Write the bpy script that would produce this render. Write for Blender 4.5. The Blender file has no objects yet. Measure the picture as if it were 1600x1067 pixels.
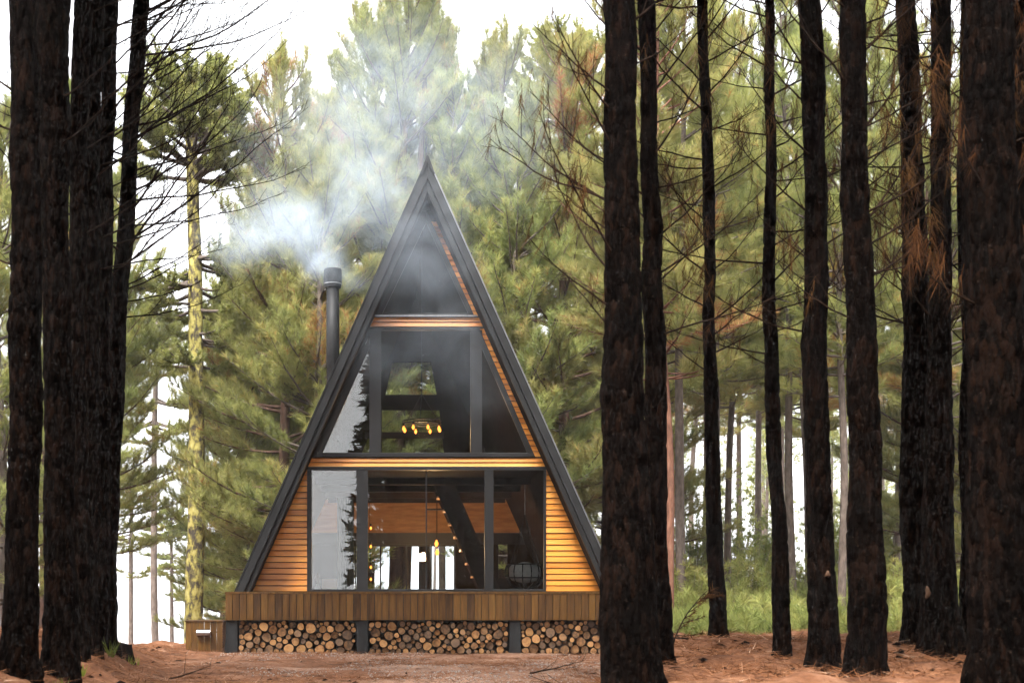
import bpy, math, random
import numpy as np
from mathutils import Vector, Matrix

# ------------------------------------------------------------------ camera, sky, sun, exposure
SC = bpy.context.scene
COL = SC.collection
R = math.radians
F = 2000.0                       # focal length in pixels of a 1600 px wide picture
CAMZ = 1.1
HX, HY = 600.0, 920.0            # vanishing point of the view direction

cam = bpy.data.cameras.new('camera')
cam.sensor_width = 36.0
cam.lens = F / 1600 * 36
cam.shift_x = (800 - HX) / 1600
cam.shift_y = (HY - 533.5) / 1600
cam.clip_start = 0.1
cam.clip_end = 3000
cam.dof.use_dof = True
cam.dof.focus_distance = 22.3
cam.dof.aperture_fstop = 4.0
camo = bpy.data.objects.new('camera', cam)
COL.objects.link(camo)
camo.location = (0, 0, CAMZ)
camo.rotation_euler = (R(90), 0, 0)
SC.camera = camo

SUN_EL, SUN_AZ = R(56), R(206)   # azimuth clockwise from +Y
world = bpy.data.worlds.new('World')
SC.world = world
world.use_nodes = True
wn = world.node_tree
wn.nodes.clear()
wo = wn.nodes.new('ShaderNodeOutputWorld')
wb = wn.nodes.new('ShaderNodeBackground')
sky = wn.nodes.new('ShaderNodeTexSky')
sky.sky_type = 'NISHITA'
sky.sun_disc = False
sky.sun_elevation = SUN_EL
sky.sun_rotation = SUN_AZ
sky.air_density = 1.0
sky.dust_density = 3.0
hs = wn.nodes.new('ShaderNodeHueSaturation')
hs.inputs['Saturation'].default_value = 0.10       # closed cloud cover: nearly colourless
hs.inputs['Value'].default_value = 1.0
# closed, even cloud and valley mist: no bright horizon band, the same tone goes on down to and below eye level
wtc = wn.nodes.new('ShaderNodeTexCoord')
wsx = wn.nodes.new('ShaderNodeSeparateXYZ'); wcx = wn.nodes.new('ShaderNodeCombineXYZ'); wmx = wn.nodes.new('ShaderNodeMath'); wmx.operation = 'MAXIMUM'
wmx.inputs[1].default_value = 0.50
wn.links.new(wtc.outputs['Generated'], wsx.inputs[0])
wn.links.new(wsx.outputs[0], wcx.inputs[0]); wn.links.new(wsx.outputs[1], wcx.inputs[1]); wn.links.new(wsx.outputs[2], wmx.inputs[0]); wn.links.new(wmx.outputs[0], wcx.inputs[2])
wn.links.new(wcx.outputs[0], sky.inputs['Vector'])
wn.links.new(sky.outputs[0], hs.inputs['Color'])
wn.links.new(hs.outputs[0], wb.inputs['Color'])
wb.inputs['Strength'].default_value = 0.15
wn.links.new(wb.outputs[0], wo.inputs['Surface'])

sun = bpy.data.lights.new('sun', 'SUN')
sun.energy = 1.5
sun.angle = R(25)
sun.color = (1.0, 0.96, 0.90)
suno = bpy.data.objects.new('sun', sun)
COL.objects.link(suno)
sd = Vector((math.sin(SUN_AZ) * math.cos(SUN_EL), math.cos(SUN_AZ) * math.cos(SUN_EL), math.sin(SUN_EL)))
suno.rotation_euler = (-sd).to_track_quat('-Z', 'Y').to_euler()
suno.location = sd * 60

SC.view_settings.view_transform = 'Standard'
SC.view_settings.look = 'None'
SC.view_settings.gamma = 1.0
SC.view_settings.use_curve_mapping = False
SC.view_settings.exposure = 2.7
cy = SC.cycles
cy.use_denoising = True
cy.use_adaptive_sampling = True
cy.adaptive_threshold = 0.01
cy.adaptive_min_samples = 12
cy.max_bounces = 7
cy.diffuse_bounces = 3
cy.glossy_bounces = 3
cy.transmission_bounces = 6
cy.transparent_max_bounces = 12
cy.volume_bounces = 1
cy.caustics_reflective = False
cy.caustics_refractive = False
cy.sample_clamp_indirect = 6.0

# ------------------------------------------------------------------ helpers
rng = np.random.default_rng(11)
rnd = random.Random(5)

def PX(px, d): return (px - HX) / F * d
def PZ(py, d): return CAMZ - (py - HY) / F * d

class MB:
    """collects vertices and faces for one mesh"""
    def __init__(s):
        s.v, s.f, s.n, s.t, s.m = [], [], 0, [], []
    def add(s, v, faces, tint=None, mi=0):
        v = np.asarray(v, float).reshape(-1, 3)
        for f in (faces if isinstance(faces, list) and len(faces) and isinstance(faces[0], np.ndarray) else [np.asarray(faces, int)]):
            s.f.append(f + s.n)
            s.m.append(np.full(len(f), mi, int))
        s.v.append(v)
        s.t.append(np.zeros(len(v)) if tint is None else np.broadcast_to(tint, (len(v),)))
        s.n += len(v)
    def box(s, x0, x1, y0, y1, z0, z1, mi=0):
        v = [(x, y, z) for z in (z0, z1) for y in (y0, y1) for x in (x0, x1)]
        s.add(v, [(0, 2, 3, 1), (4, 5, 7, 6), (0, 1, 5, 4), (2, 6, 7, 3), (0, 4, 6, 2), (1, 3, 7, 5)], mi=mi)
    def prism(s, poly, y0, y1, mi=0):
        """poly: list of (x,z), counter-clockwise seen from -y; extruded along y"""
        n = len(poly)
        v = [(x, y0, z) for x, z in poly] + [(x, y1, z) for x, z in poly]
        s.add(v, [np.array([list(range(n))]), np.array([list(range(2 * n - 1, n - 1, -1))]),
                  np.array([(i, i + n, (i + 1) % n + n, (i + 1) % n) for i in range(n)])], mi=mi)
    def mesh(s, name, mats, smooth=False, org=(0, 0, 0)):
        me = bpy.data.meshes.new(name)
        V = np.concatenate(s.v) - np.asarray(org, float)
        me.vertices.add(len(V))
        me.vertices.foreach_set('co', V.astype(np.float32).ravel())
        loops = np.concatenate([f.ravel() for f in s.f])
        tot = np.concatenate([np.full(len(f), f.shape[1]) for f in s.f])
        st = np.concatenate([[0], np.cumsum(tot)[:-1]])
        me.loops.add(len(loops))
        me.loops.foreach_set('vertex_index', loops.astype(np.int32))
        me.polygons.add(len(tot))
        me.polygons.foreach_set('loop_start', st.astype(np.int32))
        me.polygons.foreach_set('material_index', np.concatenate(s.m).astype(np.int32))
        me.polygons.foreach_set('use_smooth', np.full(len(tot), bool(smooth)))
        T = np.concatenate(s.t)
        if np.any(T):
            a = me.attributes.new('tint', 'FLOAT', 'POINT')
            a.data.foreach_set('value', T.astype(np.float32))
        me.update(calc_edges=True)
        for m in (mats if isinstance(mats, (list, tuple)) else [mats]):
            me.materials.append(m)
        return me

ORG = {}
def link(name, data, parent=None, loc=(0, 0, 0)):
    o = bpy.data.objects.new(name, data)
    COL.objects.link(o)
    o.location = loc
    if parent is not None:
        o.parent = parent
    return o

def thing(name, label, cat, loc=(0, 0, 0), group=None, rz=0.0):
    o = link(name, None, None, loc)
    o.empty_display_size = 0.2
    o.rotation_euler = (0, 0, rz)
    o['label'] = label
    o['category'] = cat
    if group: o['group'] = group
    ORG[o.name] = tuple(loc)
    return o

def part(name, mb, mats, parent, smooth=False, bevel=0.0, kind=None):
    """mesh given in world coordinates, stored relative to its thing"""
    org = ORG.get(parent.name, (0, 0, 0))
    o = link(name, mb.mesh(name, mats, smooth, org), parent)
    ORG[o.name] = org
    if bevel:
        b = o.modifiers.new('bevel', 'BEVEL'); b.width = bevel; b.segments = 2; b.limit_method = 'ANGLE'
    if kind: o['kind'] = kind
    return o

def single(name, mb, mats, label, cat, org, smooth=False, group=None, bevel=0.0):
    o = link(name, mb.mesh(name, mats, smooth, org), None, org)
    ORG[o.name] = tuple(org)
    o['label'] = label; o['category'] = cat
    if group: o['group'] = group
    if bevel:
        b = o.modifiers.new('bevel', 'BEVEL'); b.width = bevel; b.segments = 2; b.limit_method = 'ANGLE'
    return o

def copy_tree(o, parent=None):
    c = o.copy(); COL.objects.link(c); c.parent = parent
    for ch in list(o.children):
        copy_tree(ch, c)
    return c

def tube(pts, rad, sides=5, cap=False):
    pts = np.asarray(pts, float); rad = np.asarray(rad, float)
    n = len(pts)
    t = np.gradient(pts, axis=0)
    t /= np.linalg.norm(t, axis=1)[:, None] + 1e-9
    ref = np.array([0.0, 0.0, 1.0]) if abs(t[:, 2]).mean() < 0.8 else np.array([1.0, 0.0, 0.0])
    a = np.cross(t, ref); a /= np.linalg.norm(a, axis=1)[:, None] + 1e-9
    b = np.cross(t, a)
    ang = np.arange(sides) / sides * 2 * np.pi
    v = pts[:, None, :] + rad[:, None, None] * (np.cos(ang)[None, :, None] * a[:, None, :] + np.sin(ang)[None, :, None] * b[:, None, :])
    i = np.arange(n - 1)[:, None] * sides + np.arange(sides)[None, :]
    j = np.arange(n - 1)[:, None] * sides + (np.arange(sides)[None, :] + 1) % sides
    q = np.stack([i, j, j + sides, i + sides], -1).reshape(-1, 4)
    fs = [q]
    if cap:
        fs += [np.array([list(range(sides - 1, -1, -1))]), np.array([[(n - 1) * sides + k for k in range(sides)]])]
    return v.reshape(-1, 3), fs

def hash3(i, j, k, s=0):
    h = (i * 374761393 + j * 668265263 + k * 1274126177 + s * 974711) & 0x7fffffff
    h = ((h ^ (h >> 13)) * 1274126177) & 0x7fffffff
    return ((h ^ (h >> 16)) & 0xffff) / 65535.0

def vnoise(x, y, z=0.0, s=0):
    x = np.asarray(x, float); y = np.asarray(y, float); z = np.zeros_like(x) + z
    xi, yi, zi = np.floor(x).astype(np.int64), np.floor(y).astype(np.int64), np.floor(z).astype(np.int64)
    fx, fy, fz = x - xi, y - yi, z - zi
    fx, fy, fz = [f * f * (3 - 2 * f) for f in (fx, fy, fz)]
    o = 0
    for a in (0, 1):
        for b in (0, 1):
            for c in (0, 1):
                w = (fx if a else 1 - fx) * (fy if b else 1 - fy) * (fz if c else 1 - fz)
                o = o + w * hash3(xi + a, yi + b, zi + c, s)
    return o * 2 - 1

def cells(x, y, s=0, wrap=None):
    """distance to nearest and second nearest feature point (F1, F2)"""
    xi, yi = np.floor(x).astype(np.int64), np.floor(y).astype(np.int64)
    f1 = np.full(x.shape, 9.0); f2 = np.full(x.shape, 9.0); idv = np.zeros(x.shape)
    for a in (-1, 0, 1):
        for b in (-1, 0, 1):
            cx, cyy = xi + a, yi + b
            cw = cx % wrap if wrap else cx
            px = cx + 0.15 + 0.7 * hash3(cw, cyy, cw * 0, s); py = cyy + 0.15 + 0.7 * hash3(cw, cyy, cw * 0, s + 7)
            d = np.hypot(px - x, py - y)
            near = d < f1
            f2 = np.where(near, f1, np.minimum(f2, d))
            idv = np.where(near, hash3(cw, cyy, cw * 0, s + 13), idv)
            f1 = np.where(near, d, f1)
    return f1, f2, idv

def sstep(a, b, x):
    t = np.clip((np.asarray(x, float) - a) / (b - a), 0, 1)
    return t * t * (3 - 2 * t)

# ------------------------------------------------------------------ materials
def mat(name):
    m = bpy.data.materials.new(name); m.use_nodes = True
    n = m.node_tree.nodes; n.clear()
    out = n.new('ShaderNodeOutputMaterial')
    return m, n, m.node_tree.links, out

def ramp(n, stops):
    r = n.new('ShaderNodeValToRGB')
    e = r.color_ramp.elements
    while len(e) < len(stops): e.new(0.5)
    for el, (p, c) in zip(e, stops):
        el.position = p; el.color = (*c, 1)
    return r

def surf(name, stops, scale=(4, 4, 4), detail=6, rough=0.6, bump=0.0, bscale=None, spec=0.4, metal=0.0, obj_random=0.0, coat=0.0, distort=0.0, rough2=None):
    """noise coloured principled material in object space"""
    m, n, l, out = mat(name)
    p = n.new('ShaderNodeBsdfPrincipled')
    tc = n.new('ShaderNodeTexCoord'); mp = n.new('ShaderNodeMapping')
    mp.inputs['Scale'].default_value = scale
    l.new(tc.outputs['Object'], mp.inputs['Vector'])
    no = n.new('ShaderNodeTexNoise'); no.inputs['Scale'].default_value = 1.0; no.inputs['Detail'].default_value = detail
    no.inputs['Roughness'].default_value = 0.62; no.inputs['Distortion'].default_value = distort
    l.new(mp.outputs[0], no.inputs['Vector'])
    src = no.outputs[0]
    oi = n.new('ShaderNodeObjectInfo')
    if obj_random:
        # shift the noise per object and the tone as well
        va = n.new('ShaderNodeVectorMath'); va.operation = 'SCALE'
        va.inputs[0].default_value = (37.1, 11.7, 23.3); l.new(oi.outputs['Random'], va.inputs['Scale'])
        l.new(va.outputs[0], mp.inputs['Location'])
        ma = n.new('ShaderNodeMath'); ma.operation = 'MULTIPLY_ADD'
        l.new(oi.outputs['Random'], ma.inputs[0]); ma.inputs[1].default_value = obj_random; 
        ad = n.new('ShaderNodeMath'); ad.operation = 'ADD'; l.new(no.outputs[0], ad.inputs[0]); ad.inputs[1].default_value = -obj_random / 2
        l.new(ad.outputs[0], ma.inputs[2]); src = ma.outputs[0]
    r = ramp(n, stops)
    l.new(src, r.inputs[0]); l.new(r.outputs[0], p.inputs['Base Color'])
    p.inputs['Roughness'].default_value = rough
    if rough2 is not None:
        mr = n.new('ShaderNodeMapRange'); mr.inputs['From Min'].default_value = 0.3; mr.inputs['From Max'].default_value = 0.7
        mr.inputs['To Min'].default_value = rough; mr.inputs['To Max'].default_value = rough2
        l.new(no.outputs[0], mr.inputs[0]); l.new(mr.outputs[0], p.inputs['Roughness'])
    p.inputs['Metallic'].default_value = metal
    p.inputs['Specular IOR Level'].default_value = spec
    p.inputs['Coat Weight'].default_value = coat; p.inputs['Coat Roughness'].default_value = 0.25
    if bump:
        bn = n.new('ShaderNodeTexNoise'); bn.inputs['Scale'].default_value = 1.0; bn.inputs['Detail'].default_value = 8
        m2 = n.new('ShaderNodeMapping'); m2.inputs['Scale'].default_value = bscale or scale
        l.new(tc.outputs['Object'], m2.inputs['Vector']); l.new(m2.outputs[0], bn.inputs['Vector'])
        b = n.new('ShaderNodeBump'); b.inputs['Strength'].default_value = bump; b.inputs['Distance'].default_value = 0.02
        l.new(bn.outputs[0], b.inputs['Height']); l.new(b.outputs[0], p.inputs['Normal'])
    l.new(p.outputs[0], out.inputs['Surface'])
    return m

def leafmat(name, stops, transl=0.35, rnd_hue=0.04, gloss=0.0):
    m, n, l, out = mat(name)
    at = n.new('ShaderNodeAttribute'); at.attribute_name = 'tint'
    r = ramp(n, stops); l.new(at.outputs['Fac'], r.inputs[0])
    oi = n.new('ShaderNodeObjectInfo')
    h = n.new('ShaderNodeHueSaturation')
    mr = n.new('ShaderNodeMapRange'); mr.inputs['To Min'].default_value = 0.5 - rnd_hue; mr.inputs['To Max'].default_value = 0.5 + rnd_hue
    l.new(oi.outputs['Random'], mr.inputs[0]); l.new(mr.outputs[0], h.inputs['Hue'])
    l.new(r.outputs[0], h.inputs['Color'])
    d = n.new('ShaderNodeBsdfDiffuse'); t = n.new('ShaderNodeBsdfTranslucent')
    l.new(h.outputs[0], d.inputs[0]); l.new(h.outputs[0], t.inputs[0])
    mx = n.new('ShaderNodeMixShader'); mx.inputs[0].default_value = transl
    l.new(d.outputs[0], mx.inputs[1]); l.new(t.outputs[0], mx.inputs[2])
    fin = mx.outputs[0]
    if gloss:
        g = n.new('ShaderNodeBsdfGlossy'); g.inputs['Roughness'].default_value = 0.45; g.inputs[0].default_value = (1, 1, 1, 1)
        m3 = n.new('ShaderNodeMixShader'); m3.inputs[0].default_value = gloss
        l.new(fin, m3.inputs[1]); l.new(g.outputs[0], m3.inputs[2]); fin = m3.outputs[0]
    l.new(fin, out.inputs['Surface'])
    return m

def glassmat(name, tint=(0.92, 0.95, 0.95), ior=1.6):
    m, n, l, out = mat(name)
    t = n.new('ShaderNodeBsdfTransparent'); t.inputs[0].default_value = (*tint, 1)
    g = n.new('ShaderNodeBsdfGlossy'); g.inputs['Roughness'].default_value = 0.003
    f = n.new('ShaderNodeFresnel'); f.inputs['IOR'].default_value = ior
    mx = n.new('ShaderNodeMixShader')
    l.new(f.outputs[0], mx.inputs[0]); l.new(t.outputs[0], mx.inputs[1]); l.new(g.outputs[0], mx.inputs[2])
    l.new(mx.outputs[0], out.inputs['Surface'])
    return m

def emit(name, col, s):
    m, n, l, out = mat(name)
    e = n.new('ShaderNodeEmission'); e.inputs[0].default_value = (*col, 1); e.inputs[1].default_value = s
    l.new(e.outputs[0], out.inputs['Surface'])
    return m

M = {}
def barkmat(name):
    m, n, l, out = mat(name)
    p = n.new('ShaderNodeBsdfPrincipled'); tc = n.new('ShaderNodeTexCoord')
    mp = n.new('ShaderNodeMapping'); mp.inputs['Scale'].default_value = (26, 26, 9); l.new(tc.outputs['Object'], mp.inputs['Vector'])
    ns = n.new('ShaderNodeTexNoise'); ns.inputs['Scale'].default_value = 1.0; ns.inputs['Detail'].default_value = 9; ns.inputs['Roughness'].default_value = 0.72; l.new(mp.outputs[0], ns.inputs['Vector'])
    vo = n.new('ShaderNodeTexVoronoi'); vo.inputs['Scale'].default_value = 1.0; vo.inputs['Randomness'].default_value = 1.0
    dm = n.new('ShaderNodeVectorMath'); dm.operation = 'MULTIPLY_ADD'; l.new(ns.outputs['Color'], dm.inputs[0]); dm.inputs[1].default_value = (0.9, 0.9, 0.9); l.new(mp.outputs[0], dm.inputs[2]); l.new(dm.outputs[0], vo.inputs['Vector'])
    big = n.new('ShaderNodeTexNoise'); big.inputs['Scale'].default_value = 2.6; big.inputs['Detail'].default_value = 5; l.new(tc.outputs['Object'], big.inputs['Vector'])
    # each bark scale has its own tone; broad reddish patches where outer bark has flaked
    sp = n.new('ShaderNodeSeparateColor'); l.new(vo.outputs['Color'], sp.inputs[0])
    a1 = n.new('ShaderNodeMath'); a1.operation = 'MULTIPLY_ADD'; l.new(sp.outputs[0], a1.inputs[0]); a1.inputs[1].default_value = 0.38
    a2 = n.new('ShaderNodeMath'); a2.operation = 'MULTIPLY_ADD'; l.new(big.outputs[0], a2.inputs[0]); a2.inputs[1].default_value = 0.55; l.new(ns.outputs[0], a2.inputs[2])
    l.new(a2.outputs[0], a1.inputs[2])
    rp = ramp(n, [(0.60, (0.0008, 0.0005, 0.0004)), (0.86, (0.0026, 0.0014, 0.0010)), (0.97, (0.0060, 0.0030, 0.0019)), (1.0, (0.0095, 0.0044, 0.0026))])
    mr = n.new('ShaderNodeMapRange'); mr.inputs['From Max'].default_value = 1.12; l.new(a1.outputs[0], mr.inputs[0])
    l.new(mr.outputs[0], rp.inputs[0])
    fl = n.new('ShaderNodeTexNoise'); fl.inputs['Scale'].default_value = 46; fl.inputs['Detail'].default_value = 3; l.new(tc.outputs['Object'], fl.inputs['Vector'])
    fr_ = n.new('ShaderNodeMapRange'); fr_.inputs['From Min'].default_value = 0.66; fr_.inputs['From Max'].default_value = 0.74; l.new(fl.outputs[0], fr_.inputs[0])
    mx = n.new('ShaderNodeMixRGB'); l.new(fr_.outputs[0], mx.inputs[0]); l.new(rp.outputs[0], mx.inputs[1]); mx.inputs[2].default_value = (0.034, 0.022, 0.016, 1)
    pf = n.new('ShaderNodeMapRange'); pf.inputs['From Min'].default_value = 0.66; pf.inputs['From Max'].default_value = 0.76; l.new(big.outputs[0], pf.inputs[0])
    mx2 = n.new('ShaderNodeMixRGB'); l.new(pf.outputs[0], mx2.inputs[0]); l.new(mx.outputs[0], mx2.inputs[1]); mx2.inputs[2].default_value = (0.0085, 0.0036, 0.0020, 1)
    l.new(mx2.outputs[0], p.inputs['Base Color']); p.inputs['Roughness'].default_value = 0.9; p.inputs['Specular IOR Level'].default_value = 0.03
    b = n.new('ShaderNodeBump'); b.inputs['Strength'].default_value = 1.0; b.inputs['Distance'].default_value = 0.03
    hh = n.new('ShaderNodeMath'); hh.operation = 'SUBTRACT'; l.new(ns.outputs[0], hh.inputs[0]); l.new(vo.outputs['Distance'], hh.inputs[1])
    l.new(hh.outputs[0], b.inputs['Height']); l.new(b.outputs[0], p.inputs['Normal'])
    l.new(p.outputs[0], out.inputs['Surface'])
    return m
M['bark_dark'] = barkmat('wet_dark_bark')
M['bark_red'] = surf('reddish_bark', [(0.3, (0.030, 0.018, 0.013)), (0.55, (0.085, 0.046, 0.032)), (0.8, (0.17, 0.10, 0.07))], (10, 10, 3), 8, 0.85, 0.6, (24, 24, 8), 0.2)
M['bark_grey'] = surf('greyish_bark', [(0.3, (0.045, 0.034, 0.027)), (0.6, (0.11, 0.085, 0.07)), (0.8, (0.19, 0.16, 0.135))], (10, 10, 4), 8, 0.85, 0.5, (24, 24, 8), 0.2)
M['lichen'] = surf('lichen_bark', [(0.40, (0.05, 0.04, 0.032)), (0.48, (0.13, 0.11, 0.045)), (0.55, (0.30, 0.255, 0.07)), (0.75, (0.42, 0.385, 0.17))], (8, 8, 4.5), 9, 0.9, 0.8, (14, 14, 10), 0.1)
M['twig'] = surf('dead_twig', [(0.3, (0.007, 0.005, 0.004)), (0.7, (0.030, 0.016, 0.010))], (9, 9, 9), 3, 0.9, 0, None, 0.05)
M['needle'] = leafmat('pine_needles', [(0.0, (0.095, 0.120, 0.040)), (0.45, (0.225, 0.245, 0.083)), (0.8, (0.335, 0.335, 0.110)), (0.93, (0.37, 0.335, 0.11)), (1.0, (0.32, 0.16, 0.06))], 0.5, 0.022)
M['needle_dark'] = leafmat('canopy_needles', [(0.0, (0.025, 0.038, 0.012)), (1.0, (0.06, 0.08, 0.024))], 0.06, 0.02)
M['araucaria'] = leafmat('araucaria_leaves', [(0.0, (0.13, 0.150, 0.050)), (0.6, (0.28, 0.30, 0.095)), (1.0, (0.44, 0.41, 0.15))], 0.55, 0.015)
M['dead_needle'] = leafmat('dead_needles', [(0.0, (0.030, 0.014, 0.006)), (0.6, (0.085, 0.040, 0.015)), (1.0, (0.15, 0.075, 0.028))], 0.3, 0.01)
M['shrub'] = leafmat('shrub_leaves', [(0.0, (0.10, 0.13, 0.035)), (0.6, (0.23, 0.25, 0.075)), (1.0, (0.36, 0.34, 0.11))], 0.4, 0.02)
M['sprout'] = leafmat('sprout_leaves', [(0.0, (0.10, 0.14, 0.03)), (1.0, (0.24, 0.28, 0.05))], 0.4, 0.01)
M['litter'] = leafmat('fallen_needles', [(0.0, (0.035, 0.014, 0.006)), (0.5, (0.17, 0.070, 0.031)), (0.85, (0.31, 0.155, 0.085)), (1.0, (0.46, 0.32, 0.23))], 0.1, 0.0)
M['pebble'] = surf('pale_gravel', [(0.3, (0.20, 0.16, 0.14)), (0.7, (0.46, 0.41, 0.37))], (3, 3, 3), 4, 0.9, 0, None, 0.2)
M['siding'] = surf('orange_stained_siding', [(0.2, (0.42, 0.135, 0.014)), (0.45, (0.64, 0.225, 0.022)), (0.62, (0.74, 0.285, 0.033)), (0.85, (0.84, 0.37, 0.062))], (0.9, 5, 22), 7, 0.42, 0.15, (2, 10, 60), 0.45, 0, 0.46, 0.15)
M['deckplank'] = surf('brown_deck_plank', [(0.2, (0.030, 0.0125, 0.003)), (0.45, (0.078, 0.034, 0.006)), (0.65, (0.125, 0.058, 0.010)), (0.9, (0.20, 0.10, 0.022))], (16, 5, 1.5), 7, 0.62, 0.3, (60, 20, 4), 0.3, 0, 0.30)
M['black_metal'] = surf('black_painted_metal', [(0.3, (0.006, 0.0065, 0.0072)), (0.7, (0.0135, 0.0142, 0.0155))], (3, 3, 1.2), 6, 0.45, 0.08, (20, 20, 6), 0.32, 0, 0, 0, 0, 0.65)
M['black_frame'] = surf('black_window_frame', [(0.3, (0.006, 0.006, 0.0065)), (0.7, (0.012, 0.012, 0.013))], (3, 3, 3), 4, 0.5, 0, None, 0.4)
M['dark_wood'] = surf('dark_interior_wood', [(0.3, (0.012, 0.008, 0.005)), (0.7, (0.024, 0.015, 0.009))], (1, 1, 5), 3, 0.85, 0, None, 0.05)
M['stair_wood'] = surf('dark_stair_wood', [(0.3, (0.035, 0.024, 0.016)), (0.7, (0.06, 0.042, 0.028))], (1, 1, 4), 3, 0.85, 0, None, 0.05)
M['warm_wood'] = surf('warm_interior_wood', [(0.3, (0.22, 0.105, 0.035)), (0.7, (0.42, 0.23, 0.085))], (2, 2, 14), 6, 0.55, 0.1, (4, 4, 40), 0.3)
M['post'] = surf('dark_grey_post', [(0.3, (0.010, 0.011, 0.012)), (0.7, (0.025, 0.027, 0.029))], (8, 8, 2), 6, 0.75, 0.2, (30, 30, 8), 0.3)
M['glass'] = glassmat('window_glass', (0.93, 0.95, 0.95), 1.46)
M['bulb'] = emit('glowing_filament_bulb', (1.0, 0.24, 0.035), 0.85)
M['bulb_core'] = emit('glowing_filament', (1.0, 0.70, 0.30), 40.0)
M['steel'] = surf('brushed_steel', [(0.3, (0.30, 0.30, 0.31)), (0.7, (0.45, 0.45, 0.46))], (20, 3, 3), 4, 0.35, 0, None, 0.5, 0.8)
M['cushion'] = surf('white_fabric', [(0.3, (0.55, 0.54, 0.52)), (0.7, (0.75, 0.74, 0.72))], (12, 12, 12), 6, 0.9, 0.3, (60, 60, 60), 0.2)
M['curtain'] = surf('olive_grey_curtain', [(0.3, (0.14, 0.13, 0.10)), (0.7, (0.22, 0.21, 0.17))], (20, 20, 3), 6, 0.9, 0.2, (80, 80, 80), 0.2)
M['carton'] = surf('brown_carton', [(0.3, (0.36, 0.20, 0.12)), (0.7, (0.46, 0.27, 0.17))], (3, 3, 3), 4, 0.8, 0, None, 0.2)
M['straw'] = leafmat('dried_grass', [(0.0, (0.45, 0.33, 0.22)), (1.0, (0.65, 0.52, 0.38))], 0.3, 0.0)
M['logbark'] = surf('firewood_bark', [(0.3, (0.035, 0.020, 0.013)), (0.7, (0.12, 0.07, 0.045))], (20, 20, 20), 5, 0.9, 0.5, (40, 40, 40), 0.2)

# sawn log end with growth rings
m, n, l, out = mat('sawn_log_end')
p = n.new('ShaderNodeBsdfPrincipled'); tc = n.new('ShaderNodeTexCoord'); oi = n.new('ShaderNodeObjectInfo')
mp = n.new('ShaderNodeMapping'); l.new(tc.outputs['Object'], mp.inputs['Vector']); mp.inputs['Scale'].default_value = (1, 0.05, 1)
va = n.new('ShaderNodeVectorMath'); va.operation = 'SCALE'; va.inputs[0].default_value = (9.1, 17.7, 5.3)
l.new(oi.outputs['Random'], va.inputs['Scale'])
vadd = n.new('ShaderNodeVectorMath'); vadd.operation = 'ADD'; l.new(mp.outputs[0], vadd.inputs[0]); l.new(va.outputs[0], vadd.inputs[1])
ns = n.new('ShaderNodeTexNoise'); ns.inputs['Scale'].default_value = 1.6; ns.inputs['Detail'].default_value = 7; l.new(vadd.outputs[0], ns.inputs['Vector'])
ln = n.new('ShaderNodeVectorMath'); ln.operation = 'LENGTH'; l.new(mp.outputs[0], ln.inputs[0])
ma = n.new('ShaderNodeMath'); ma.operation = 'MULTIPLY_ADD'; l.new(ns.outputs[0], ma.inputs[0]); ma.inputs[1].default_value = 0.5; l.new(ln.outputs['Value'], ma.inputs[2])
sn = n.new('ShaderNodeMath'); sn.operation = 'MULTIPLY'; l.new(ma.outputs[0], sn.inputs[0]); sn.inputs[1].default_value = 42.0
s2 = n.new('ShaderNodeMath'); s2.operation = 'SINE'; l.new(sn.outputs[0], s2.inputs[0])
w1 = n.new('ShaderNodeMath'); w1.operation = 'MULTIPLY_ADD'; l.new(s2.outputs[0], w1.inputs[0]); w1.inputs[1].default_value = 0.07; l.new(ns.outputs[0], w1.inputs[2])
w2 = n.new('ShaderNodeMath'); w2.operation = 'MULTIPLY_ADD'; l.new(oi.outputs['Random'], w2.inputs[0]); w2.inputs[1].default_value = 0.55; l.new(w1.outputs[0], w2.inputs[2])
rp = ramp(n, [(0.34, (0.050, 0.027, 0.014)), (0.58, (0.16, 0.085, 0.037)), (0.80, (0.34, 0.165, 0.057)), (1.0, (0.48, 0.26, 0.10))])
l.new(w2.outputs[0], rp.inputs[0])
g1_ = n.new('ShaderNodeMath'); g1_.operation = 'MULTIPLY'; l.new(oi.outputs['Random'], g1_.inputs[0]); g1_.inputs[1].default_value = 7.31
g2_ = n.new('ShaderNodeMath'); g2_.operation = 'FRACT'; l.new(g1_.outputs[0], g2_.inputs[0])
g3_ = n.new('ShaderNodeMapRange'); g3_.inputs['From Min'].default_value = 0.6; g3_.inputs['From Max'].default_value = 0.95; g3_.inputs['To Max'].default_value = 0.7; l.new(g2_.outputs[0], g3_.inputs[0])
g4_ = n.new('ShaderNodeMixRGB'); l.new(g3_.outputs[0], g4_.inputs[0]); l.new(rp.outputs[0], g4_.inputs[1]); g4_.inputs[2].default_value = (0.11, 0.085, 0.066, 1)
l.new(g4_.outputs[0], p.inputs['Base Color']); p.inputs['Roughness'].default_value = 0.8
l.new(p.outputs[0], out.inputs['Surface'])
M['logend'] = m

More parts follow.
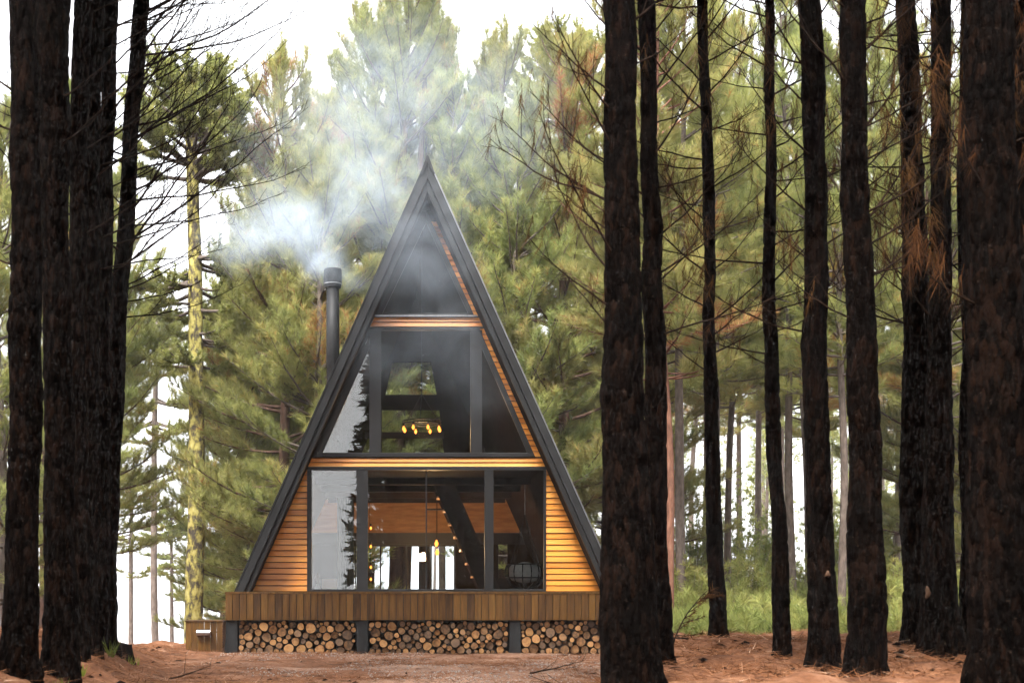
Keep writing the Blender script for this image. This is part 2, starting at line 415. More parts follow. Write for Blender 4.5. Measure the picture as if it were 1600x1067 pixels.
# ground: rust coloured needle litter, paler trodden gravel on the drive
m, n, l, out = mat('needle_covered_ground')
p = n.new('ShaderNodeBsdfPrincipled'); tc = n.new('ShaderNodeTexCoord')
n1 = n.new('ShaderNodeTexNoise'); n1.inputs['Scale'].default_value = 3.0; n1.inputs['Detail'].default_value = 10; n1.inputs['Roughness'].default_value = 0.7
n2 = n.new('ShaderNodeTexNoise'); n2.inputs['Scale'].default_value = 0.55; n2.inputs['Detail'].default_value = 8; n2.inputs['Roughness'].default_value = 0.65
n3 = n.new('ShaderNodeTexNoise'); n3.inputs['Scale'].default_value = 28; n3.inputs['Detail'].default_value = 6
for q in (n1, n2, n3): l.new(tc.outputs['Object'], q.inputs['Vector'])
r1 = ramp(n, [(0.3, (0.042, 0.018, 0.009)), (0.5, (0.14, 0.060, 0.030)), (0.72, (0.26, 0.135, 0.080))]); l.new(n1.outputs[0], r1.inputs[0])
r2 = ramp(n, [(0.3, (0.25, 0.125, 0.08)), (0.7, (0.44, 0.315, 0.24))]); l.new(n3.outputs[0], r2.inputs[0])
at = n.new('ShaderNodeAttribute'); at.attribute_name = 'tint'       # how trodden the ground is
mm = n.new('ShaderNodeMath'); mm.operation = 'MULTIPLY_ADD'; l.new(at.outputs['Fac'], mm.inputs[0]); mm.inputs[1].default_value = 0.42; l.new(n2.outputs[0], mm.inputs[2])
mr = n.new('ShaderNodeMapRange'); mr.inputs['From Min'].default_value = 0.84; mr.inputs['From Max'].default_value = 1.12; l.new(mm.outputs[0], mr.inputs[0])
mx = n.new('ShaderNodeMixRGB'); l.new(mr.outputs[0], mx.inputs[0]); l.new(r1.outputs[0], mx.inputs[1]); l.new(r2.outputs[0], mx.inputs[2])
l.new(mx.outputs[0], p.inputs['Base Color']); p.inputs['Roughness'].default_value = 0.95; p.inputs['Specular IOR Level'].default_value = 0.1
b = n.new('ShaderNodeBump'); b.inputs['Strength'].default_value = 0.7; b.inputs['Distance'].default_value = 0.03; l.new(n3.outputs[0], b.inputs['Height']); l.new(b.outputs[0], p.inputs['Normal'])
l.new(p.outputs[0], out.inputs['Surface'])
M['ground'] = m

# ------------------------------------------------------------------ ground
def gflat(x, y):
    t = np.clip((y - 10) / 8, 0, 1)
    xc = -0.55 + 0.9 * t; w = 1.5 + 1.7 * t
    return sstep(0, 1.3, np.abs(x - xc) - w)      # 0 on the drive, 1 on the banks

FEET = [(PX(a_, d_), d_) for a_, d_ in ((32, 10), (95, 11), (122, 13), (143, 14), (158, 14.6), (170, 15), (982, 8.5), (1030, 10), (1124, 13), (1222, 11.5), (1289, 10), (1358, 9), (1432, 12.5), (1468, 11), (1511, 14), (1562, 8), (1606, 9.5))]
def gz(x, y):
    x = np.asarray(x, float); y = np.asarray(y, float)
    b = gflat(x, y)
    bank = np.where(x < 0, 0.44, 0.40) * b
    bank = bank * (1 - sstep(17.0, 20.5, y) * np.where(x < 0, 1.0, 0.55))
    near = sstep(8.2, 2.0, y)
    z = 0.06 + bank * (1 - near) - 0.48 * near
    left = sstep(1.0, -6.0, x)
    z = z - left * 0.11 * np.clip(y - 24, 0, 400) - (1 - left) * 0.09 * np.clip(y - 85, 0, 400)
    z = z + (1 - left) * 0.012 * np.clip(y - 25, 0, 60)
    amp = 0.3 + 0.7 * b
    for fx_, fy_ in FEET: z = z + 0.07 * np.exp(-((x - fx_) ** 2 + (y - fy_) ** 2) / 0.12)
    z = z + amp * (0.085 * vnoise(x * 0.55, y * 0.55, 0, 3) + 0.085 * vnoise(x * 1.9, y * 1.9, 0, 4)) + (0.12 + 0.88 * b) * (0.05 * vnoise(x * 4.2, y * 4.2, 0, 5) + 0.03 * vnoise(x * 9, y * 9, 0, 6)) * np.where(y < 25, 1.0, 0.0)
    return z

def gz1(x, y): return float(gz(np.array([x]), np.array([y]))[0])

def spaced(lo, hi, fa, fb, step, grow):
    v = list(np.arange(fa, fb, step)); s = step
    a = fa
    left = []
    while a > lo:
        s = min(s * grow, 40); a -= s; left.append(max(a, lo))
    s = step; a = v[-1]
    right = []
    while a < hi:
        s = min(s * grow, 40); a += s; right.append(min(a, hi))
    return np.array(left[::-1] + v + right)

gx = spaced(-480, 480, -7, 9, 0.085, 1.12)
gy = spaced(-120, 560, 6.5, 23, 0.085, 1.12)
X, Y = np.meshgrid(gx, gy)
Z = gz(X, Y)
g = MB()
nx, ny = len(gx), len(gy)
ii = (np.arange(ny - 1)[:, None] * nx + np.arange(nx - 1)[None, :])
q = np.stack([ii, ii + 1, ii + nx + 1, ii + nx], -1).reshape(-1, 4)
trod = (1 - gflat(X, Y)) * sstep(30, 22, Y) * (0.75 + 0.25 * sstep(-2.5, 0.5, X)) + 1e-4
g.add(np.stack([X, Y, Z], -1).reshape(-1, 3), [q], trod.ravel())
go = link('ground', g.mesh('ground', M['ground'], True))
go['kind'] = 'structure'

# ------------------------------------------------------------------ needles and tufts
def tufts(mb, C, D, n, length, width, spread=(0.25, 1.15), shoot=0.12, tint=None, jit=0.25):
    """n needles round each shoot tip C (N,3) that grows along D (N,3)"""
    C = np.asarray(C, float); D = np.asarray(D, float)
    N = len(C)
    D = D / (np.linalg.norm(D, axis=1)[:, None] + 1e-9)
    a = np.cross(D, np.where(np.abs(D[:, 2:3]) > 0.9, [[1.0, 0, 0]], [[0, 0, 1.0]])); a /= np.linalg.norm(a, axis=1)[:, None] + 1e-9
    b = np.cross(D, a)
    th = rng.uniform(spread[0], spread[1], (N, n)); ph = rng.uniform(0, 2 * np.pi, (N, n))
    dirs = np.cos(th)[..., None] * D[:, None] + np.sin(th)[..., None] * (np.cos(ph)[..., None] * a[:, None] + np.sin(ph)[..., None] * b[:, None])
    L = length * rng.uniform(1 - jit, 1 + jit, (N, n)) * rng.uniform(0.75, 1.2, (N, 1))
    base = C[:, None] - D[:, None] * (shoot * rng.uniform(0, 1, (N, n)))[..., None]
    side = np.cross(dirs, rng.normal(size=(N, n, 3))); side /= np.linalg.norm(side, axis=2)[..., None] + 1e-9
    tip = base + dirs * L[..., None]
    tip[..., 2] -= 0.10 * L
    v = np.stack([base + side * width / 2, base - side * width / 2, tip], 2).reshape(-1, 3)
    f = np.arange(N * n * 3).reshape(-1, 3)
    if tint is None: tint = rng.uniform(0.15, 0.85, N)
    tt = np.repeat(np.clip(tint[:, None] + rng.uniform(-0.14, 0.14, (N, n)), 0.001, 1).ravel(), 3)
    mb.add(v, [f], tt)

def curve_from(p, az, el, L, n, bend, wob=0.06):
    """polyline that leaves p at azimuth az / elevation el and bends upward by bend in all"""
    pts = [np.array(p, float)]
    for k in range(n):
        e = el + bend * (k / n) ** 1.3 + rnd.uniform(-wob, wob)
        a = az + rnd.uniform(-wob, wob) * 1.5
        pts.append(pts[-1] + np.array([math.cos(a) * math.cos(e), math.sin(a) * math.cos(e), math.sin(e)]) * L / n)
    return np.array(pts)

def lerp_path(pts, t):
    x = t * (len(pts) - 1); i = min(int(x), len(pts) - 2); f = x - i
    return pts[i] * (1 - f) + pts[i + 1] * f, pts[i + 1] - pts[i]

def pine_parts(seed, H, z0, RR, lean=0.0, rbase=0.15, n_need=30, nlen=0.24, nwid=0.0085, whorl=0.5, dens=1.3, twin=False, brown=0.02, low_el=-0.05):
    rnd.seed(seed)
    global rng
    rng = np.random.default_rng(seed)
    wood, leaf = MB(), MB()
    zs = np.linspace(-0.4, H, 22)
    axis = np.stack([lean * zs / H + 0.10 * vnoise(zs * 0.25, zs * 0 + seed, 0, seed), 0.10 * vnoise(zs * 0.25, zs * 0 + seed + 9, 0, seed), zs], -1)
    v, f = tube(axis, rbase * np.clip(1 - zs / H, 0.03, 1) ** 0.75 + 0.012, 9); wood.add(v, f)
    if twin:
        ax2 = axis + np.stack([0.35 + 0.02 * zs, 0.2 + 0 * zs, 0 * zs], -1)
        v, f = tube(ax2[:18], rbase * 0.8 * np.clip(1 - zs[:18] / H, 0.03, 1) ** 0.7 + 0.012, 9); wood.add(v, f)
    C, D, T = [], [], []
    z = z0
    while z < H - 0.25:
        u = (z - z0) / (H - z0)
        for k in range(rnd.choice((3, 4, 4, 5))):
            p, _ = lerp_path(axis, (z + rnd.uniform(-0.15, 0.15) + 0.4) / (H + 0.4))
            L = RR * (min(1.0, 0.55 + 1.8 * u) * (1 - u) ** 0.5) * rnd.uniform(0.5, 1.15) + 0.45
            az = rnd.uniform(0, 2 * math.pi)
            el = low_el + u * 0.95 + rnd.uniform(-0.15, 0.2)
            pts = curve_from(p, az, el, L, 6, 0.35 + 0.25 * rnd.random())
            r0 = 0.012 + 0.013 * L
            v, f = tube(pts, np.linspace(r0, 0.004, 7), 5); wood.add(v, f)
            btint = rnd.uniform(-0.18, 0.18); dead = rnd.random() < brown
            ns = max(3, int(L / 0.2 * dens))
            for s in range(ns + 1):
                t = 0.28 + 0.72 * s / ns if L > 1 else 0.1 + 0.9 * s / ns
                q, dq = lerp_path(pts, min(t, 0.999))
                dl = 0.16 + 0.42 * L * (1 - t) * rnd.uniform(0.5, 1.0) + 0.22 * rnd.random()
                a2 = math.atan2(dq[1], dq[0]) + (0 if s == ns else (1 if s % 2 else -1) * rnd.uniform(0.45, 1.0))
                e2 = math.asin(max(-1, min(1, dq[2] / (np.linalg.norm(dq) + 1e-9)))) + rnd.uniform(0.0, 0.5)
                sp = curve_from(q, a2, e2, dl, 3, 0.5, 0.12)
                v, f = tube(sp, np.linspace(0.007, 0.003, 4), 3); wood.add(v, f)
                nt = max(1, int(dl / 0.15))
                for j in range(nt):
                    tp, td = lerp_path(sp, max(0.05, 0.999 - j * 0.15 / dl))
                    td = td / (np.linalg.norm(td) + 1e-9)
                    C.append(tp); D.append(td + np.array([0, 0, 0.35]) * rnd.uniform(0.3, 1.3))
                    T.append(0.99 if dead else min(0.9, max(0.03, 0.50 + btint + rnd.uniform(-0.25, 0.25) + 0.12 * (j == 0))))
        z += whorl * rnd.uniform(0.7, 1.25)
    # leader
    for k in range(5):
        C.append(axis[-1] - np.array([0, 0, 0.14 * k])); D.append(np.array([0, 0, 1.0])); T.append(0.6)
    tufts(leaf, C, D, n_need, nlen, nwid, (0.2, 1.1), 0.14, np.array(T))
    return wood, leaf

def tree_proto(name, wood, leaf, wmat, lmat, label, cat='tree', group=None):
    o = thing(name, label, cat, (0, 0, 0), group)
    part('trunk', wood, wmat, o, True)
    part('crown', leaf, lmat, o)
    return o

PLACED = {}
def plant(proto, px, d, label, scale=1.0, rz=0.0, group=None, sink=0.0):
    """moves the first one of a kind, copies it afterwards"""
    o = proto if proto.name not in PLACED else copy_tree(proto)
    PLACED[proto.name] = 1
    x = PX(px, d)
    o.location = (x, d, gz1(x, d) - 0.05 - sink)
    o.rotation_euler = (0, 0, rz)
    o.scale = (scale,) * 3
    o['label'] = label
    if group: o['group'] = group
    return o

# ------------------------------------------------------------------ A-frame cabin
DF, DW, DR = 22.0, 22.5, 30.0                    # roof edge, front wall, rear wall
XC, ZA, SL, FW = PX(668, DF), PZ(250, DF), 0.445, 0.24
ZB = PZ(924, DF)                                 # deck and floor level
def half(z, off=0.0): return (ZA - z) * SL - off
def wx(px): return PX(px, DW)
def wz(py): return PZ(py, DW)

cabin = thing('a_frame_cabin', 'A-frame cabin with black roof, orange clapboards and big black-framed windows', 'cabin', (XC, DF, ZB))

def slope_strip(mb, side, o0, o1, y0, y1, zb, za_clip=None):
    pts = [(half(zb, o0), zb), (half(zb, o1), zb), (0, ZA - o1 / SL), (0, ZA - o0 / SL)]
    poly = [(XC + side * x, z) for x, z in pts]
    if side > 0: poly = poly[::-1]
    mb.prism(poly, y0, y1)

for s in (-1, 1):
    b = MB(); slope_strip(b, s, 0.02, 0.17, DF + 0.03, DR + 0.45, ZB - 0.02)
    rp_ = part('roof_panel', b, M['black_metal'], cabin)
    for k in range(13):                          # standing seams of the metal sheet
        b = MB(); y = DF + 0.5 + k * 0.6
        slope_strip(b, s, -0.022, 0.015, y, y + 0.03, ZB - 0.02)
        part('seam', b, M['black_metal'], rp_)
    b = MB(); slope_strip(b, s, 0.172, FW, DF + 0.09, DR + 0.40, ZB + 0.004)
    part('roof_lining', b, M['dark_wood'], cabin)
    b = MB(); slope_strip(b, s, 0.0, 0.145, DF - 0.03, DF + 0.028, ZB - 0.015)
    part('fascia_board', b, M['black_metal'], cabin, bevel=0.006)
    b = MB(); slope_strip(b, s, 0.147, FW, DF + 0.012, DF + 0.085, ZB - 0.01)
    part('fascia_board', b, M['black_metal'], cabin, bevel=0.005)
    b = MB(); slope_strip(b, s, -0.022, -0.002, DF - 0.042, DF + 0.05, ZB - 0.015)
    part('drip_edge', b, M['steel'] if s > 0 else M['black_metal'], cabin)
b = MB()
cap = [(-0.125, ZA - 0.255), (-0.095, ZA - 0.265), (0, ZA - 0.055), (0.095, ZA - 0.265), (0.125, ZA - 0.255), (0.035, ZA + 0.0), (0.015, ZA + 0.055), (-0.015, ZA + 0.055), (-0.035, ZA + 0.0)]
v = [(XC + x, y, z) for y in (DF - 0.06, DR + 0.46) for x, z in cap]
nC = len(cap)
b.add(v, [np.array([(0, 1, 2, 6, 7, 8)]) * 1, np.array([(2, 3, 4, 5, 6)]), np.array([(i, i + nC, (i + 1) % nC + nC, (i + 1) % nC) for i in range(nC)])])
part('ridge_cap', b, M['black_metal'], cabin)

# front wall backing, set behind the clapboards
def poly_part(name, pts, y0, y1, m, parent, bevel=0.0):
    b = MB(); b.prism(pts, y0, y1); return part(name, b, m, parent, bevel=bevel)
DX0, DX1, DZ1 = wx(480), wx(853), wz(729)
for s in (-1, 1):
    e = DX0 if s < 0 else DX1
    pts = [(XC + s * half(ZB, 0.2), ZB), (e, ZB), (e, DZ1), (XC + s * half(DZ1, 0.2), DZ1)]
    poly_part('wall', pts if s < 0 else pts[::-1], DW + 0.03, DW + 0.13, M['dark_wood'], cabin)

def plank(xa0, xa1, xb0, xb1, z0, z1, parent, mt, proud=0.020, name='clapboard'):
    """lap board: lower edge proud of the upper one; xa: at z0, xb: at z1"""
    y0, y1, yb = DW - proud, DW - 0.004, DW + 0.028
    v = [(xa0, y0, z0), (xa1, y0, z0), (xb1, y1, z1), (xb0, y1, z1), (xa0, yb, z0), (xa1, yb, z0), (xb1, yb, z1), (xb0, yb, z1)]
    b = MB(); b.add(v, [(0, 1, 2, 3), (5, 4, 7, 6), (4, 5, 1, 0), (3, 2, 6, 7), (4, 0, 3, 7), (1, 5, 6, 2)])
    o = link(name, b.mesh(name, mt, False, ((xa0 + xa1) / 2, DW, z0)), parent, ((xa0 + xa1) / 2 - XC, DW - DF, z0 - ZB))
    return o
ROW = 0.1025
k = 0
while ZB + k * ROW < DZ1 - 0.03:
    z0, z1 = ZB + k * ROW + 0.010, min(ZB + (k + 1) * ROW - 0.003, DZ1)
    jit = 0.004 * math.sin(k * 2.3)
    plank(XC - half(z0, 0.2), DX0 - 0.004, XC - half(z1, 0.2), DX0 - 0.004, z0, z1, cabin, M['siding'], 0.021 + jit)
    plank(DX1 + 0.004, XC + half(z0, 0.2), DX1 + 0.004, XC + half(z1, 0.2), z0, z1, cabin, M['siding'], 0.021 - jit)
    k += 1
# the two-board bands between the window storeys
for py0, py1 in ((729, 715.5), (510.5, 496)):
    za, zb_ = wz(py0), wz(py1); zm = (za + zb_) / 2
    for z0, z1 in ((za + 0.003, zm - 0.006), (zm + 0.006, zb_ - 0.003)):
        plank(XC - half(z0, 0.2), XC + half(z0, 0.2), XC - half(z1, 0.2), XC + half(z1, 0.2), z0, z1, cabin, M['siding'], 0.024, 'band_board')
    pts = [(XC - half(za, 0.2), za), (XC + half(za, 0.2), za), (XC + half(zb_, 0.2), zb_), (XC - half(zb_, 0.2), zb_)]
    poly_part('floor_edge', pts, DW + 0.032, DW + 0.11, M['dark_wood'], cabin)

# middle and top window outlines (x,z) in the wall plane
ML0, ML1, MR0, MR1 = wx(495), wx(582), wx(836), wx(748)
MZ0, MZ1 = wz(714), wz(512)
def mright(z): return MR0 + (MR1 - MR0) * (z - MZ0) / (MZ1 - MZ0)
def mleft(z): return ML0 + (ML1 - ML0) * (z - MZ0) / (MZ1 - MZ0)
TZ0, TZ1 = wz(494.5), wz(330)
TL, TR, TA = wx(588), wx(741), wx(666)
def tright(z): return TR + (TA - TR) * (z - TZ0) / (TZ1 - TZ0)
# narrow clapboards between the sloping right window edges and the roof
z = MZ0 + 0.005
while z < MZ1 - 0.03:
    z1 = min(z + 0.094, MZ1)
    plank(mright(z) + 0.004, XC + half(z, 0.2), mright(z1) + 0.004, XC + half(z1, 0.2), z + 0.004, z1 - 0.004, cabin, M['siding'], 0.022)
    z += 0.098
z = TZ0 + 0.005
while z < TZ1 - 0.25:
    z1 = z + 0.094
    plank(tright(z) + 0.004, XC + half(z, 0.2), tright(z1) + 0.004, XC + half(z1, 0.2), z + 0.004, z1 - 0.004, cabin, M['siding'], 0.022)
    z += 0.098
pts = [(MR0, MZ0), (XC + half(MZ0, 0.2), MZ0), (XC + half(MZ1, 0.2), MZ1), (MR1, MZ1)]
poly_part('wall', pts, DW + 0.031, DW + 0.10, M['dark_wood'], cabin)
pts = [(TR, TZ0), (XC + half(TZ0, 0.2), TZ0), (XC + half(TZ1, 0.2), TZ1), (TA, TZ1)]
poly_part('wall', pts, DW + 0.031, DW + 0.10, M['dark_wood'], cabin)
# black trim on the left sloping edges
pts = [(XC - half(MZ0, 0.2), MZ0), (ML0, MZ0), (ML1, MZ1), (XC - half(MZ1, 0.2), MZ1)]
poly_part('trim_board', pts, DW - 0.01, DW + 0.06, M['black_frame'], cabin)
pts = [(XC - half(TZ0, 0.2), TZ0), (TL, TZ0), (TA, TZ1), (XC - half(TZ1, 0.2), TZ1)]
poly_part('trim_board', pts, DW - 0.01, DW + 0.06, M['black_frame'], cabin)

def bar(pts, parent, name='frame_bar', y0=DW - 0.035, y1=DW + 0.06):
    return poly_part(name, pts, y0, y1, M['black_frame'], parent, bevel=0.004)
def rect(x0, x1, z0, z1): return [(x0, z0), (x1, z0), (x1, z1), (x0, z1)]
def pane(pts, parent):
    return poly_part('pane', pts, DW + 0.012, DW + 0.020, M['glass'], parent)

# lower window wall with sliding doors
fr = MB(); fr.prism(rect(DX0, DX1, DZ1 - 0.062, DZ1 - 0.003), DW - 0.04, DW + 0.08)
win = part('window', fr, M['black_frame'], cabin, bevel=0.004)
for a, c in ((480, 487), (849.5, 853)): bar(rect(wx(a), wx(c), ZB + 0.001, DZ1 - 0.063), win)
for a, c in ((557, 575), (757, 771)): bar(rect(wx(a), wx(c), ZB + 0.002, DZ1 - 0.064), win, 'mullion')
bar(rect(wx(665.2), wx(667.2), ZB + 0.05, DZ1 - 0.064), win, 'door_stile', DW, DW + 0.05)
bar(rect(wx(487), wx(849.5), ZB + 0.0015, ZB + 0.045), win, 'sill', DW - 0.03, DW + 0.055)
for a, c in ((487, 557), (575, 665.2), (667.2, 757), (771, 849.5)):
    pane(rect(wx(a) - 0.005, wx(c) + 0.005, ZB + 0.04, DZ1 - 0.055), win)
# middle storey
fr = MB(); fr.prism([(ML0, MZ0), (MR0, MZ0), (mright(MZ0 + 0.075), MZ0 + 0.075), (mleft(MZ0 + 0.075), MZ0 + 0.075)], DW - 0.04, DW + 0.08)
win = part('window', fr, M['black_frame'], cabin, bevel=0.004)
bar(rect(ML1 - 0.02, MR1 + 0.02, MZ1 - 0.045, MZ1 - 0.002), win)
e = 0.10
bar([(ML0, MZ0 + 0.076), (ML0 + e, MZ0 + 0.076), (mleft(MZ1 - 0.3) + e, MZ1 - 0.3), (mleft(MZ1 - 0.3), MZ1 - 0.3)], win, y0=DW - 0.032)
bar([(mright(MZ0 + 0.076) - e, MZ0 + 0.076), (mright(MZ0 + 0.076), MZ0 + 0.076), (mright(MZ1 - 0.046), MZ1 - 0.046), (mright(MZ1 - 0.046) - e, MZ1 - 0.046)], win, y0=DW - 0.032)
for a, c in ((577, 595.5), (735, 753)): bar(rect(wx(a), wx(c), MZ0 + 0.077, MZ1 - 0.047), win, 'mullion', DW - 0.038, DW + 0.07)
zt = MZ0 + 0.07
pane(rect(wx(595), wx(735.5), zt, MZ1 - 0.04), win)
pane([(mleft(zt) + 0.05, zt), (wx(577.5), zt), (wx(577.5), MZ1 - 0.1)], win)
pane([(wx(752.5), zt), (mright(zt) - 0.05, zt), (wx(752.5), MZ1 - 0.12)], win)
# top triangle
fr = MB(); fr.prism([(TL, TZ0), (TR, TZ0), (tright(TZ0 + 0.05), TZ0 + 0.05), (TL + 0.02, TZ0 + 0.05)], DW - 0.04, DW + 0.08)
win = part('window', fr, M['black_frame'], cabin, bevel=0.004)
fr = MB(); fr.box(TL - 0.03, TR + 0.05, DW - 0.062, DW - 0.0405, TZ0 - 0.012, TZ0 + 0.014)
part('sill', fr, M['steel'], win)
e = 0.085
zc_ = TZ0 + 0.052
bar([(TL + 0.02, zc_), (TL + 0.02 + e, zc_), (TA, TZ1 - 0.2), (TA, TZ1)], win, y0=DW - 0.032)
bar([(TR - 0.02 - e, zc_), (TR - 0.02, zc_), (TA + 0.001, TZ1), (TA + 0.001, TZ1 - 0.2)], win, y0=DW - 0.031)
pane([(TL + 0.08, TZ0 + 0.045), (TR - 0.08, TZ0 + 0.045), (TA, TZ1 - 0.12)], win)
poly_part('gable_top', [(XC - half(TZ1, 0.2), TZ1), (XC + half(TZ1, 0.2), TZ1), (XC, ZA - 0.46)], DW - 0.02, DW + 0.05, M['black_frame'], cabin)

# inside: floors and rear wall
b = MB(); b.box(XC - half(ZB, 0.2), XC + half(ZB, 0.2), DW + 0.135, DR, ZB - 0.14, ZB - 0.002)
part('ground_floor', b, M['warm_wood'], cabin)
b = MB(); zf = DZ1 - 0.05; b.box(XC - half(zf, 0.3), XC + half(zf, 0.3), DW + 0.14, DR - 0.002, zf, zf + 0.16)
part('loft_floor', b, M['dark_wood'], cabin)
for yb in (24.2, 26.0, 27.8, 29.3):
    b = MB(); b.box(XC - half(zf, 0.32), XC + half(zf, 0.32), yb, yb + 0.10, zf - 0.12, zf - 0.002)
    part('ceiling_beam', b, M['dark_wood'], cabin)
def rw(pts, name='rear_wall', m='dark_wood', y0=DR, y1=DR + 0.10):
    return poly_part(name, pts, y0, y1, M[m], cabin)
hb = lambda z: half(z, 0.2)
rw([(XC - hb(2.42), 2.42), (XC + hb(2.42), 2.42), (XC + hb(zf), zf), (XC - hb(zf), zf)], m='warm_wood')
rw([(XC - hb(2.15), 2.15), (XC + hb(2.15), 2.15), (XC + hb(2.419), 2.419), (XC - hb(2.419), 2.419)], 'rear_beam', 'black_frame')
rw([(XC - hb(ZB), ZB), (-0.70, ZB), (-0.70, 2.149), (XC - hb(2.149), 2.149)])
rw([(1.68, ZB), (2.68, ZB), (2.68, 2.149), (1.68, 2.149)])
rw([(2.90, ZB), (XC + hb(ZB), ZB), (XC + hb(2.149), 2.149), (2.90, 2.149)])
rw([(2.681, ZB), (2.899, ZB), (2.899, 1.35), (2.681, 1.35)])
rw([(XC - hb(zf + 0.16), zf + 0.16), (XC + hb(zf + 0.16), zf + 0.16), (XC + hb(4.28), 4.28), (XC - hb(4.28), 4.28)])
rw([(1.41, 4.281), (XC + hb(4.281), 4.281), (XC + hb(6.42), 6.42), (1.10, 6.42), (1.30, 5.3)])
rw([(XC - hb(4.281), 4.281), (-0.525, 4.281), (0.02, 5.6), (0.2, 6.42), (XC - hb(6.42), 6.42)])
rw([(XC - hb(6.421), 6.421), (XC + hb(6.421), 6.421), (XC, ZA - 0.5)])
rear = part('rear_window', (lambda q: (q.prism(rect(-0.698, 1.678, 2.10, 2.148), DR + 0.01, DR + 0.08), q)[1])(MB()), M['black_frame'], cabin)
for x in (-0.69, -0.10, 0.51, 1.09, 1.64): bar(rect(x, x + 0.035, ZB, 2.099), rear, 'mullion', DR + 0.012, DR + 0.07)
poly_part('pane', rect(-0.69, 1.67, ZB, 2.1), DR + 0.03, DR + 0.036, M['glass'], rear)
rear = part('rear_window', (lambda q: (q.prism(rect(-0.2, 1.30, 5.285, 5.645), DR - 0.03, DR - 0.003), q)[1])(MB()), M['dark_wood'], cabin)
bar(rect(-0.45, 1.40, 4.625, 4.775), rear, 'frame_bar', DR - 0.02, DR - 0.002)
bar(rect(-0.14, -0.05, 4.282, 5.284), rear, 'mullion', DR - 0.025, DR - 0.004)
poly_part('pane', [(-0.52, 4.282), (1.41, 4.282), (1.3, 5.3), (1.1, 6.419), (0.2, 6.419), (0.0, 5.6)], DR + 0.03, DR + 0.036, M['glass'], rear)

# stove pipe through the left roof slope
DC = 26.0
cx, rC = PX(520, DC), 0.128
ang = np.linspace(0, 2 * np.pi, 25)[:-1]
v, f = tube([(cx, DC, 4.1), (cx, DC, 5.6), (cx, DC, 5.605), (cx, DC, 6.9), (cx, DC, 6.905), (cx, DC, PZ(444, DC))], [rC, rC, rC * 1.04, rC * 1.04, rC, rC], 24)
b = MB(); b.add(v, f); pipe = part('stove_pipe', b, M['black_metal'], cabin, True)
z0, z1 = PZ(451, DC), PZ(421, DC)
v, f = tube([(cx, DC, z0), (cx, DC, z0 + 0.03), (cx, DC, z0 + 0.075), (cx, DC, z0 + 0.08), (cx, DC, z1 - 0.02), (cx, DC, z1), (cx, DC, z1 + 0.002)], [0.14, 0.168, 0.168, 0.182, 0.182, 0.175, 0.14], 24, True)
b = MB(); b.add(v, f); part('rain_cap', b, M['black_metal'], pipe)
v, f = tube([(cx, DC, z0 + 0.078), (cx, DC, z0 + 0.098)], [0.187, 0.187], 24, True)
b = MB(); b.add(v, f); part('band', b, M['steel'], pipe)

# small outdoor lamp on the right clapboards
b = MB(); v, f = tube([(wx(877), DW - 0.06, wz(770)), (wx(879), DW - 0.10, wz(775))], [0.03, 0.05], 10, True); b.add(v, f)
part('wall_lamp', b, M['steel'], cabin)

# ------------------------------------------------------------------ inside furnishings
def bulb(parent, x, y, z, r=0.035, h=0.11):
    prof = [(0, 0.012), (0.02, 0.016), (h * 0.45, r), (h * 0.75, r * 0.85), (h, 0.004)]
    b = MB(); v, f = tube([(x, y, z - q) for q, _ in prof], [w for _, w in prof], 10, True); b.add(v, f)
    o = part('bulb', b, M['bulb'], parent, True)
    b = MB(); v, f = tube([(x, y, z + 0.05), (x, y, z)], [0.018, 0.018], 8, True); b.add(v, f)
    part('socket', b, M['black_frame'], o)
    return o
def lamp_light(parent, x, y, z, w):
    ld = bpy.data.lights.new('glow', 'POINT'); ld.energy = w; ld.color = (1.0, 0.58, 0.25); ld.shadow_soft_size = 0.12
    o = link('glow', ld, parent, (x - ORG[parent.name][0], y - ORG[parent.name][1], z - ORG[parent.name][2]))
    return o
cX, cY, cZ = PX(659, 25.6), 25.6, PZ(662, 25.6)
ch = thing('chandelier', 'ring chandelier of glowing filament bulbs hanging behind the middle window', 'chandelier', (cX, cY, cZ))
a = np.linspace(0, 2 * np.pi, 33)
ringp = np.stack([cX + 0.38 * np.cos(a), cY + 0.38 * np.sin(a), cZ + 0 * a], -1)
b = MB()
for dz in (0.0, 0.05):
    v, f = tube(ringp + [0, 0, dz], np.full(33, 0.014), 6); b.add(v, f)
part('ring', b, M['black_frame'], ch, True)
for k in range(3):
    b = MB(); aa = k * 2.094 + 0.4
    v, f = tube([(cX + 0.38 * math.cos(aa), cY + 0.38 * math.sin(aa), cZ + 0.05), (cX, cY, cZ + 0.6)], [0.006, 0.006], 5); b.add(v, f); part('wire', b, M['black_frame'], ch)
b = MB(); v, f = tube([(cX, cY, cZ + 0.6), (cX, cY, 7.9)], [0.008, 0.008], 5); b.add(v, f); part('cord', b, M['black_frame'], ch)
for k in range(8):
    aa = k * math.pi / 4 + 0.3
    bulb(ch, cX + 0.38 * math.cos(aa), cY + 0.38 * math.sin(aa), cZ - 0.06, 0.030, 0.10)
lamp_light(ch, cX, cY, cZ - 0.25, 11)
pX, pY = PX(682, 26.6), 26.6
pn = thing('pendant_lamp', 'pendant of two glowing bulbs hanging behind the sliding door', 'lamp', (pX, pY, zf))
for dx, py in ((0.0, 843), (0.015, 857)):
    z = PZ(py, pY)
    b = MB(); v, f = tube([(pX + dx, pY, zf), (pX + dx, pY, z + 0.05)], [0.005, 0.005], 5); b.add(v, f); part('cord', b, M['black_frame'], pn)
    bulb(pn, pX + dx, pY, z, 0.040, 0.15)
b = MB(); b.box(pX - 0.2, pX + 0.2, pY - 0.04, pY + 0.04, zf - 0.46, zf - 0.43); part('crossbar', b, M['black_frame'], pn)
